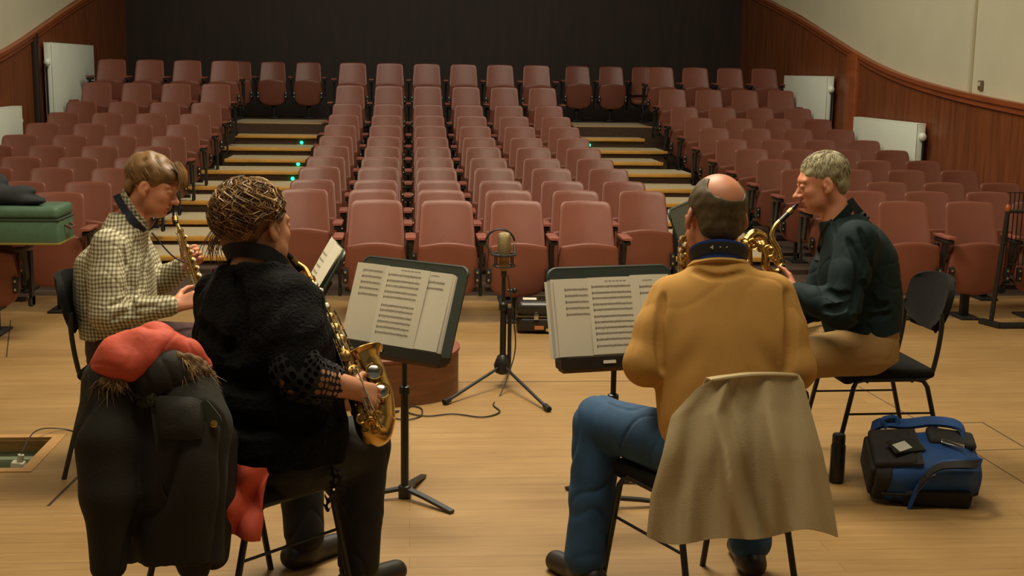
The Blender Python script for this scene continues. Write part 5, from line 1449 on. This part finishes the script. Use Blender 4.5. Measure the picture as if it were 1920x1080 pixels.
def saxophone(name, label, mouth_p, crook, body, rb, bow, bell, bell_r, group, root, key_dir, keys, rod_dir, r_crook=(.007, .012), neckless=False, mp_len=.085, bell_n=28, guards=True, key_scale=1.):
    t = thing(name, label, 'saxophone', root, 0, group); o = np.asarray(root, float)
    L_ = lambda q: np.asarray(q, float)-o
    mp = L_(mouth_p); C = [L_(q) for q in crook]; B = [L_(q) for q in body]
    d = nrm(C[0]-mp)
    mb = MB(); mb.tube([mp, mp+d*.02, mp+d*.05, mp+d*mp_len], [.0045, .0085, .0115, .0115], 14); mb.build('mouthpiece', m_ebon, t)
    mb = MB(); mb.tube([mp+d*.038, mp+d*.062], .0133, 14); mb.build('ligature', m_gold2, t)
    cs = bez([mp+d*mp_len*.93]+C, 30); mb = MB(); mb.tube(cs, rlerp(r_crook, 30), 14); mb.build('neck_pipe', m_gold, t)
    n = 46; bs = bez(B, n); rr = rlerp(rb, n); mb = MB(); mb.tube(bs, rr, 18); mb.build('body_tube', m_gold, t)
    mb = MB(); mb.tube([bs[0]-(bs[1]-bs[0])*.3, bs[1]], rr[0]+.004, 16); mb.build('neck_collar', m_gold2, t)
    if bow:
        W = [bs[-1]]+[L_(q) for q in bow]; k = len(W); mb = MB(); mb.tube(bez(W, 20), rlerp([rr[-1]]+[x for x in np.linspace(rr[-1]*1.12, rr[-1]*1.35, k-1)], 20), 18); mb.build('bow', m_gold, t)
        mb = MB(); mb.tube([bs[-1]-(bs[-1]-bs[-2])*.4, bs[-1]+(bs[-1]-bs[-2])*.4], rr[-1]+.004, 18); mb.build('bow_ring', m_gold2, t)
    if bell:
        Q = bez([L_(q) for q in bell], bell_n); R = []
        for i in range(bell_n+1):
            u = i/bell_n; R.append(np.interp(u, [0, .45, .75, .9, 1], bell_r))
        mb = MB(); rings = []
        # outside then back down the inside, so that the bell is a hollow flare
        for i in list(range(bell_n+1)): rings.append((Q[i], R[i], i))
        def ringpts(p, r, i):
            tg = nrm(Q[min(i+1, bell_n)]-Q[max(i-1, 0)]); a = nrm(np.cross(tg, V(.3, .9, .2))); b = np.cross(tg, a)
            return [p+r*(cos(2*pi*j/24)*a+sin(2*pi*j/24)*b) for j in range(24)]
        out = [ringpts(*q) for q in rings]; inn = [ringpts(p, max(.004, r-.002), i) for p, r, i in rings[::-1][:-6]]
        mb.rings(out+inn); mb.build('bell', m_gold, t)
        rim = ringpts(Q[-1], R[-1], bell_n); mb = MB(); mb.tube(rim, .003, 6, closed=True); mb.build('bell_rim', m_gold2, t)
    # keywork: cups on posts along the tube, long rods, guards
    kd = nrm(key_dir); rd = nrm(rod_dir)
    for u, r, side in keys:
        i = min(n-1, int(u*n)); p = bs[i]; tg = nrm(bs[i+1]-bs[max(0, i-1)])
        kk = nrm(kd*cos(side)+np.cross(tg, kd)*sin(side)); kk = nrm(kk-tg*np.dot(kk, tg)); q = p+kk*(rr[i]+.004)
        mb = MB(); mb.lathe([(r*.85, 0), (r, .001), (r, .005), (r*.8, .007), (r*.25, .008), (.0005, .008)], q, kk, 18); c = mb.build('key_cup', m_gold2, t)
        if r < .0125*key_scale:
            mb = MB(); mb.lathe([(r*.6, .0081), (r*.55, .010), (.0005, .0105)], q, kk, 14); mb.build('pearl_touch', m_pearl, c)
    for a, b, side, off, m in ((.04, .55, .9, .010, m_silver), (.10, .92, 1.3, .012, m_gold2), (.35, .95, -1.0, .010, m_silver), (.5, .98, .5, .013, m_silver)):
        pts = []
        for u in np.linspace(a, b, 9):
            i = min(n-1, int(u*n)); tg = nrm(bs[i+1]-bs[max(0, i-1)]); kk = nrm(rd*cos(side)+np.cross(tg, rd)*sin(side)); kk = nrm(kk-tg*np.dot(kk, tg)); pts.append(bs[i]+kk*(rr[i]+off))
        mb = MB(); mb.tube(pts, .0028, 6)
        for p_ in pts[::2]: mb.ball(p_, .0048, 5)
        mb.build('key_rod', m, t)
    if guards and bell:
        for u in (.25, .5):
            i = int(u*bell_n); p = Q[i]; tg = nrm(Q[i+1]-Q[i-1]); kk = nrm(rd-tg*np.dot(rd, tg)); a = np.cross(tg, kk); q = p+kk*(R[i]+.012)
            mb = MB(); mb.tube([q+.026*(cos(x)*tg+sin(x)*a) for x in np.linspace(0, 2*pi, 20, endpoint=False)], .003, 6, closed=True)
            for x in (.5, 2.6, 4.7): mb.tube([q+.026*(cos(x)*tg+sin(x)*a), q+.026*(cos(x)*tg+sin(x)*a)-kk*.014], .0025, 5)
            mb.build('key_guard', m_gold, t)
            mb = MB(); mb.lathe([(.02, -.008), (.022, -.006), (.022, -.002), (.018, 0), (.0005, .001)], q, kk, 18); mb.build('key_cup', m_silver, t)
    return t

# soprano: one straight pipe
mL = mouth(JL, HL, 1.06)
b0, b1 = P(338, 432, 5.44), P(396, 600, 5.40)
saxophone('soprano_saxophone', 'straight gold saxophone held by the man in the checked shirt', mL, [P(328, 410, 5.45), b0], [b0, b0*.5+b1*.5, b1], [.0095, .014, .020], None,
          [b1, b1+(b1-b0)*.12, b1+(b1-b0)*.2], (.020, .024, .030, .038, .046), 'saxophones being played', tuple(b0), RT*.8+V(0, -.5, 0), [(.10, .008, 0), (.2, .009, .4), (.28, .010, -.2), (.36, .011, .1), (.44, .011, -.1), (.53, .012, .1), (.62, .013, 0), (.7, .014, .2), (.78, .016, -.3), (.88, .017, .2)], V(0, -1, 0), (.006, .0085), mp_len=.07, guards=False)
# alto
mW = mouth(JW, HW, 1.09)
bw = [P(582, 523, 4.08), P(612, 588, 4.04), P(646, 672, 3.98), P(680, 768, 3.93)]
saxophone('alto_saxophone', 'curved gold saxophone hanging before the woman in black', mW, [P(552, 492, 4.10), P(572, 505, 4.10), P(582, 523, 4.08)], bw, [.012, .019, .026, .034],
          [P(692, 806, 3.92), P(708, 812, 3.95), P(714, 788, 3.98)], [P(714, 788, 3.98), P(710, 744, 4.01), P(698, 706, 4.03), P(686, 680, 4.04), P(679, 664, 4.05)], (.046, .046, .047, .056, .068), 'saxophones being played', tuple(bw[0]),
          -FW*.8+RT*.5, [(.10, .009, .1), (.17, .009, -.3), (.24, .011, .3), (.32, .012, 0), (.40, .013, .2), (.48, .014, .1), (.57, .016, 0), (.68, .019, .3), (.80, .021, .0), (.92, .023, .2), (.86, .018, -.9), (.74, .016, -.9)], -FW*.9+RT*.3)
ta = bpy.data.objects['alto_saxophone']; oa = np.array(ta.location); r_ = random.Random(6)
for (x, y, D, rr) in ((676, 786, 3.875, .017), (694, 792, 3.87, .019), (708, 778, 3.90, .016), (684, 806, 3.88, .012), (704, 806, 3.885, .014), (688, 764, 3.885, .013), (664, 740, 3.90, .013), (668, 700, 3.92, .014)):
    c = P(x, y, D)-oa; ax_ = nrm(-FW+RT*r_.uniform(-.1, .7)+UP*r_.uniform(-.5, .5)); mb = MB()
    mb.lathe([(rr*.85, -.004), (rr, -.002), (rr, .004), (rr*.8, .006), (rr*.45, .004), (rr*.4, .007), (.0005, .007)], c, ax_, 18); mb.build('key_cup', r_.choice([m_gold2, m_gold2, m_gold]), ta)
for a, b in (((660, 690), (690, 770)), ((668, 690), (700, 768)), ((676, 745), (700, 800)), ((690, 745), (716, 800)), ((598, 566), (640, 650)), ((604, 562), (648, 652))):
    D = 3.955 if a[1] < 600 else 3.875
    p, q = P(*a, D)-oa, P(*b, D-.01)-oa; mb = MB(); mb.tube([p, q], .0028, 6)
    for u in (0, .33, .66, 1): mb.ball(p+(q-p)*u, .0048, 5)
    mb.build('key_rod', m_silver if a[1] < 720 else m_gold2, ta)
# tenor, mostly hidden by the man in mustard
mB = mouth(JB, HB, 1.10)
bt = [P(1288, 447, 4.33), P(1292, 520, 4.32), P(1310, 640, 4.30), P(1335, 760, 4.28)]
saxophone('tenor_saxophone', 'gold saxophone of the man in mustard, glimpsed beside his cheek', mB, [P(1310, 440, 4.26), P(1296, 434, 4.31), P(1288, 447, 4.33)], bt, [.016, .024, .032, .04],
          [P(1352, 790, 4.30), P(1366, 770, 4.34)], [P(1366, 770, 4.34), P(1362, 700, 4.38), P(1350, 640, 4.40), P(1345, 610, 4.42)], (.048, .050, .054, .066, .08), 'saxophones being played', tuple(bt[0]),
          -FW*.7-RT*.7, [(.02, .010, .2), (.07, .010, -.3), (.12, .012, .3), (.18, .013, -.2), (.24, .014, .2), (.32, .015, 0), (.42, .017, 0), (.6, .02, 0)], -FW*.8-RT*.5, (.009, .015))
# baritone with the looped upper pipe
mR = mouth(JR, HR, 1.03)
br = [P(1400, 452, 5.25), P(1398, 520, 5.22), P(1392, 640, 5.18), P(1385, 770, 5.12)]
tb = saxophone('baritone_saxophone', 'gold saxophone with looped top pipe of the man in dark green', mR, [P(1474, 404, 5.36), P(1452, 426, 5.35), P(1448, 448, 5.34), P(1460, 470, 5.33), P(1467, 496, 5.32)], br, [.022, .028, .036, .046],
          [P(1378, 815, 5.10), P(1362, 815, 5.12)], [P(1362, 815, 5.12), P(1352, 740, 5.12), P(1350, 660, 5.12), P(1345, 620, 5.12)], (.055, .056, .06, .075, .09), 'saxophones being played', tuple(br[0]),
          -FW*.9-RT*.3, [(.05, .016, 0), (.15, .018, .3), (.25, .019, 0), (.4, .02, 0), (.6, .024, 0)], -FW*.9+RT*.3, (.009, .014), mp_len=.11)
O_ = np.array(tb.location)
mb = MB(); mb.tube([q-O_ for q in bez([P(1467, 496, 5.32), P(1455, 512, 5.31), P(1436, 500, 5.30), P(1436, 470, 5.29), P(1430, 446, 5.28), P(1414, 438, 5.26), P(1400, 452, 5.25)], 40)], rlerp([.014, .016, .018, .02, .022], 40), 14); mb.build('loop_pipe', m_gold, tb)
mb = MB(); mb.tube([q-O_ for q in bez([P(1420, 452, 5.22), P(1450, 478, 5.22), P(1462, 492, 5.24)], 20)], .013, 12); mb.build('loop_pipe', m_gold, tb)
rr_ = random.Random(3)
for k in range(9):
    u = k/8; c = P(1410+46*u+rr_.uniform(-3, 3), 452+30*u+rr_.uniform(-9, 9), 5.20)-O_
    mb = MB(); r0 = rr_.uniform(.010, .017); ax_ = nrm(-FW+V(rr_.uniform(-.6, .6), rr_.uniform(-.3, .3), rr_.uniform(-.3, .8)))
    mb.lathe([(r0*.85, 0), (r0, .002), (r0, .008), (r0*.6, .011), (.0005, .012)], c, ax_, 14); mb.build('key_cup', m_gold2, tb)
for k in range(4):
    mb = MB(); mb.tube([q-O_ for q in bez([P(1404+6*k, 446+5*k, 5.19), P(1428+4*k, 462+6*k, 5.185), P(1458, 484+5*k, 5.2)], 10)], .003, 6); mb.build('key_rod', m_gold, tb)
for k in range(2):
    mb = MB(); c = P(1412+30*k, 458+12*k, 5.18)-O_; mb.tube([c+.022*(RT*cos(x)+UP*sin(x)) for x in np.linspace(0, 2*pi, 18, endpoint=False)], .003, 6, closed=True); mb.build('key_guard', m_gold, tb)
# ------------------------------------------------------------------ parka over the woman's chair
pr = V(-.72, 3.62, 0)
m_parka = mat('dark olive parka cloth', (36, 31, 22), .85, var=.2, scale=6, bump=.15, bscale=200)
m_parka2 = mat('olive parka lining', (48, 50, 32), .8, var=.2, scale=8)
m_coral = mat('coral quilted lining', (206, 82, 58), .75, var=.08, scale=10, bump=.3, bscale=28)
m_fur = [mat('brown fur', (112, 84, 50), .8, var=.3, scale=60), mat('light fur', (158, 124, 78), .8), mat('dark fur', (66, 48, 28), .85)]
t = thing('parka', 'dark olive parka with coral hood lining and fur trim hung over a chair', 'coat', pr)
Q = lambda x, y, D: P(x, y, D)-pr
lat = V(cos(A_W), -sin(A_W), 0); out = V(-sin(A_W), -cos(A_W), 0)
s = Sdf(V(-.48, -.45, .12), V(.48, .42, 1.0), .0058)
C = lambda x, y, D: Q(x, y, D)
s.loft([(C(296, 1045, 3.62), .25, .09), (C(296, 930, 3.60), .25, .105), (C(298, 840, 3.60), .24, .105), (C(296, 760, 3.61), .215, .098), (C(288, 705, 3.62), .185, .088), (C(286, 672, 3.64), .150, .06)], lat, out, k=0, p=2.6)
# hanging fronts and a sleeve
s.path([C(205, 720, 3.50), C(196, 820, 3.47), C(204, 930, 3.47), C(205, 1060, 3.47)], [.072, .078, .072, .05], .05)
s.path([C(352, 720, 3.57), C(378, 800, 3.53), C(372, 900, 3.53), C(362, 1060, 3.53)], [.07, .08, .072, .05], .04)
s.path([C(392, 740, 3.70), C(415, 820, 3.70), C(404, 930, 3.70), C(398, 1040, 3.70)], [.045, .05, .055, .04], .03)
coatS = s
vs, fs = s.mesh(1); n = vnormals(vs, fs)
w = np.clip((.80-vs[:, 2])/.3, 0, 1)
ang = np.arctan2((vs-C(290, 850, 3.6)) @ lat, (vs-C(290, 850, 3.6)) @ out)
dd = crease(vs, 22, 4, .016, (1, 1, .35))+.010*w*np.sin(ang*7+vs[:, 2]*6)*(.6+.4*np.sin(vs[:, 2]*9))+.004*snoise(vs, 26, 9)
np_mesh('coat_body', vs+n*dd[:, None], fs, m_parka, t)
# hood turned out: the coral lining lies over the top
s = Sdf(V(-.42, -.40, .62), V(.42, .40, 1.02), .005)
hp = [C(196, 690, 3.49), C(222, 668, 3.48), C(262, 650, 3.49), (C(308, 650, 3.54)), C(350, 664, 3.58), C(376, 686, 3.62)]
s.path(hp, [.038, .054, .050, .046, .044, .030], .04)
s.path([C(206, 690, 3.47), C(236, 684, 3.455), C(268, 668, 3.47)], [.04, .046, .034], .04)
s.path([C(230, 655, 3.6), C(290, 642, 3.62), C(350, 658, 3.68)], [.05, .055, .045], .04)
sdf_obj(s, 'hood_lining', m_coral, t, 1, lambda v, n: crease(v, 34, 3, .008)+.005*snoise(v, 40, 2))
s = Sdf(V(-.30, -.35, .55), V(.40, .30, .95), .006)
s.path([C(275, 694, 3.50), C(320, 694, 3.51), C(352, 700, 3.56)], [.045, .052, .045], .04); s.path([C(290, 720, 3.50), C(345, 724, 3.53)], [.05, .05], .05)
sdf_obj(s, 'hood', m_parka, t, 1, lambda v, n: crease(v, 30, 3, .008))
def fur(pts, r, nn, seed):
    rr = random.Random(seed); mb = MB(); Pp = bez(pts, 30)
    s = Sdf(np.min(Pp, 0)-r*2, np.max(Pp, 0)+r*2, .005); s.path(Pp[::3], [r*.8]*len(Pp[::3]), .01)
    b = sdf_obj(s, 'fur_trim', m_fur[0], t, 0, lambda v, n: .006*snoise(v, 120, 3)+.004*snoise(v, 260, 5))
    for i in range(nn):
        c = Pp[rr.randrange(31)]; d = nrm(V(rr.gauss(0, 1), rr.gauss(0, 1), rr.gauss(-.3, .8))-FW*.7); tw = nrm(V(rr.gauss(.0, .5), rr.gauss(0, .5), -1))
        q = c+d*r*.7; l = rr.uniform(.018, .040); mb.m = rr.choice([0, 0, 1, 1, 2])
        mb.tube([q, q+(d*.7+tw*.5)*l*.5, q+(d*.6+tw*1.1)*l], [.0018, .0015, .0004], 3)
    mb.build('fur_strands', m_fur, b)
fur([C(180, 690, 3.47), C(190, 708, 3.455), C(205, 718, 3.44), C(226, 716, 3.44)], .022, 260, 1)
fur([C(340, 676, 3.50), C(362, 684, 3.52), C(382, 698, 3.56), C(386, 714, 3.58)], .028, 420, 2)
# pockets, placket, tab, snap
def patch(name, quad, m, lift=.008, nu=8, puff=.006):
    """cloth panel lying on the coat; quad: photo corners tl, tr, br, bl"""
    g = []
    for i in range(nu+1):
        for j_ in range(nu+1):
            a, b = i/nu, j_/nu; p = (np.array(quad[0])*(1-a)+np.array(quad[1])*a)*(1-b)+(np.array(quad[3])*(1-a)+np.array(quad[2])*a)*b
            q = coatS.surf(p[0], p[1], pr); g.append(q)
    ok = [q for q in g if q is not None]; dm = np.median([np.dot(q, FW) for q in ok])
    k = lambda i, j_: g[i*(nu+1)+j_]
    def fn(u, v):
        i, j_ = int(round(u*nu)), int(round(v*nu)); q = k(i, j_)
        if q is None: q = ok[0]
        q = q+FW*(np.clip(np.dot(q, FW), dm-.03, dm+.03)-np.dot(q, FW))
        return q-FW*(lift+puff*(1-(2*u-1)**4)*(1-(2*v-1)**4))
    mb = MB(); mb.grid(fn, nu, nu, .012); return mb.build(name, m, t)
patch('pocket_flap', [(258, 735), (298, 737), (296, 760), (262, 757)], m_parka2)
patch('large_pocket', [(298, 745), (376, 752), (378, 822), (304, 818)], m_parka, .004, 8, .014)
tq = [coatS.surf(x, y, pr) for x, y in ((386, 752), (396, 776), (405, 800))]; tq = [q for q in tq if q is not None]; dm = min(np.dot(q, FW) for q in tq)
tq = [q+FW*(dm-np.dot(q, FW)-.012) for q in tq]
mb = MB(); mb.ribbon(bez(tq, 10), [.010, .012, .014, .016, .018, .020, .022, .024, .024, .022, .012], .004, RT); mb.build('snap_tab', m_parka2, t)
mb = MB(); mb.lathe([(.008, -.002), (.010, 0), (.010, .004), (.006, .005), (.005, .001), (.001, .001)], tq[-1]+UP*.01-FW*.006, -FW, 18); mb.build('brass_snap', m_gold, t)
mb = MB(); mb.ribbon(bez([C(292, 745, 3.465), C(302, 820, 3.455), C(312, 900, 3.455), C(326, 985, 3.47)], 24), .016, .006, RT); mb.build('placket', m_parka2, t)
mb = MB(); mb.tube(bez([C(300, 880, 3.44), C(306, 925, 3.44), C(322, 945, 3.45), C(318, 990, 3.45)], 20), .003, 6); mb.build('draw_cord', m_blk, t)
mb = MB(); mb.grid(lambda u, v: C(424+76*u*(1-.15*v)-6*v, 866+16*u+130*v, 3.72)+FW*(.016*sin(u*8+v*5)+.012*sin(v*9-u*4)+.03*u*u-.02*v), 26, 24, .012)
mb.build('coat_lining', m_coral, t)
s = Sdf(V(-.4, -.3, .4), V(-.1, .3, .8), .006); s.path([C(172, 765, 3.52), C(172, 800, 3.52)], [.012, .014], .01); sdf_obj(s, 'coat_lining', m_coral, t, 1)

# ------------------------------------------------------------------ beige jacket over the chair of the man in mustard
jr = V(1.03, 3.62, 0)
m_beige = mat('beige cotton jacket', (184, 164, 124), .9, var=.06, scale=5, bump=.15, bscale=260)
t = thing('jacket', 'beige jacket draped over the chair of the man in mustard', 'jacket', jr)
vv = [0, .06, .25, .5, .75, 1.]
LXs = [(1334, 712), (1306, 728), (1258, 780), (1242, 850), (1220, 925), (1212, 1000)]
RXs = [(1499, 703), (1507, 716), (1522, 775), (1543, 850), (1560, 935), (1572, 1015)]
MY = [(1420, 706), (1420, 722), (1395, 790), (1396, 860), (1396, 935), (1396, 1015)]
def jk(u, v, fr=0.):
    lx, ly = np.interp(v, vv, [q[0] for q in LXs]), np.interp(v, vv, [q[1] for q in LXs])
    rx, ry = np.interp(v, vv, [q[0] for q in RXs]), np.interp(v, vv, [q[1] for q in RXs])
    x = lx+(rx-lx)*u; y = ly+(ry-ly)*u
    y += (-6*sin(pi*u)*(1-v)+v**3*(14*sin(u*5+.5)+6*sin(u*13)))
    sv = min(1, v/.55); sv = sv*sv*(3-2*sv); D = 3.668+.125*u - .045*sv - .035*v
    f = .020*sin(2*pi*(u**1.3*2.6-.25*v)+.6)+.012*sin(2*pi*(u*4.7+.45*v)+2)*min(1, v*2)+.005*sin(2*pi*(u*9.3-.5*v)+1)*v
    wgt = .12+.88*min(1, v*1.5)**.8
    # two long folds running from the shoulder seam to the hem
    f += -.034*math.exp(-((u-(.26+.26*v))/.045)**2)+.026*math.exp(-((u-(.33+.28*v))/.04)**2)
    f += -.022*math.exp(-((u-(.66+.10*v))/.05)**2)-.02*math.exp(-((u-(.93))/.05)**2)
    D += f*wgt+.05*(2*u-1)**4*(.4+.6*v)
    return P(x, y, D)-jr
def jfront(u, v):
    p = jk(u, 0); fw = nrm(V(-.407, .914, 0))
    return p+fw*(.035*sin(min(1, v*4)*pi/2)+.03*v)+V(0, 0, .004*sin(pi*min(1, v*3))-.26*max(0, v-.12)-.02*v)+fw*.012*sin(u*17)*v
def whole(u, w):
    return jfront(u, (0.25-w)/.25) if w < .25 else jk(u, ((w-.25)/.75)**1.15)
mb = MB(); mb.grid(whole, 72, 64, -.007); mb.build('shell', m_beige, t)
mb = MB(); mb.tube([jk(u, .006)-FW*.004 for u in np.linspace(.03, .97, 30)], .005, 6); mb.build('collar_seam', m_beige, t)
# ------------------------------------------------------------------ light
def area(name, loc, size, power, col, target=None, sy=None, spread=None):
    l = bpy.data.lights.new(name, 'AREA'); l.energy = power; l.color = col; l.shape = 'RECTANGLE'; l.size = size; l.size_y = sy or size
    if spread: l.spread = radians(spread)
    o = bpy.data.objects.new(name, l); COL.objects.link(o); o.location = loc
    if target is not None:
        d = Vector(target)-Vector(loc); o.rotation_euler = d.to_track_quat('-Z', 'Y').to_euler()
    return o
WARM = (1., .89, .66)
area('stage_batten_light', (.35, 6.5, 4.9), 2.0, 305, WARM, (.4, 6.0, 0), 1.2)
area('stage_batten_light', (.2, 3.2, 5.8), 4., 150, WARM, (.2, 5.2, 0), 1.)
area('hall_ceiling_light', (.4, 12.5, 6.6), 5., 300, (1., .93, .76), (.4, 13, 0), 4)
W = bpy.data.worlds.new('world'); S.world = W; W.use_nodes = True
W.node_tree.nodes['Background'].inputs['Color'].default_value = (.9, .85, .7, 1)
W.node_tree.nodes['Background'].inputs['Strength'].default_value = .12
S.view_settings.view_transform = 'Standard'; S.view_settings.look = 'None'; S.view_settings.gamma = 1; S.view_settings.use_curve_mapping = False
S.view_settings.exposure = 0
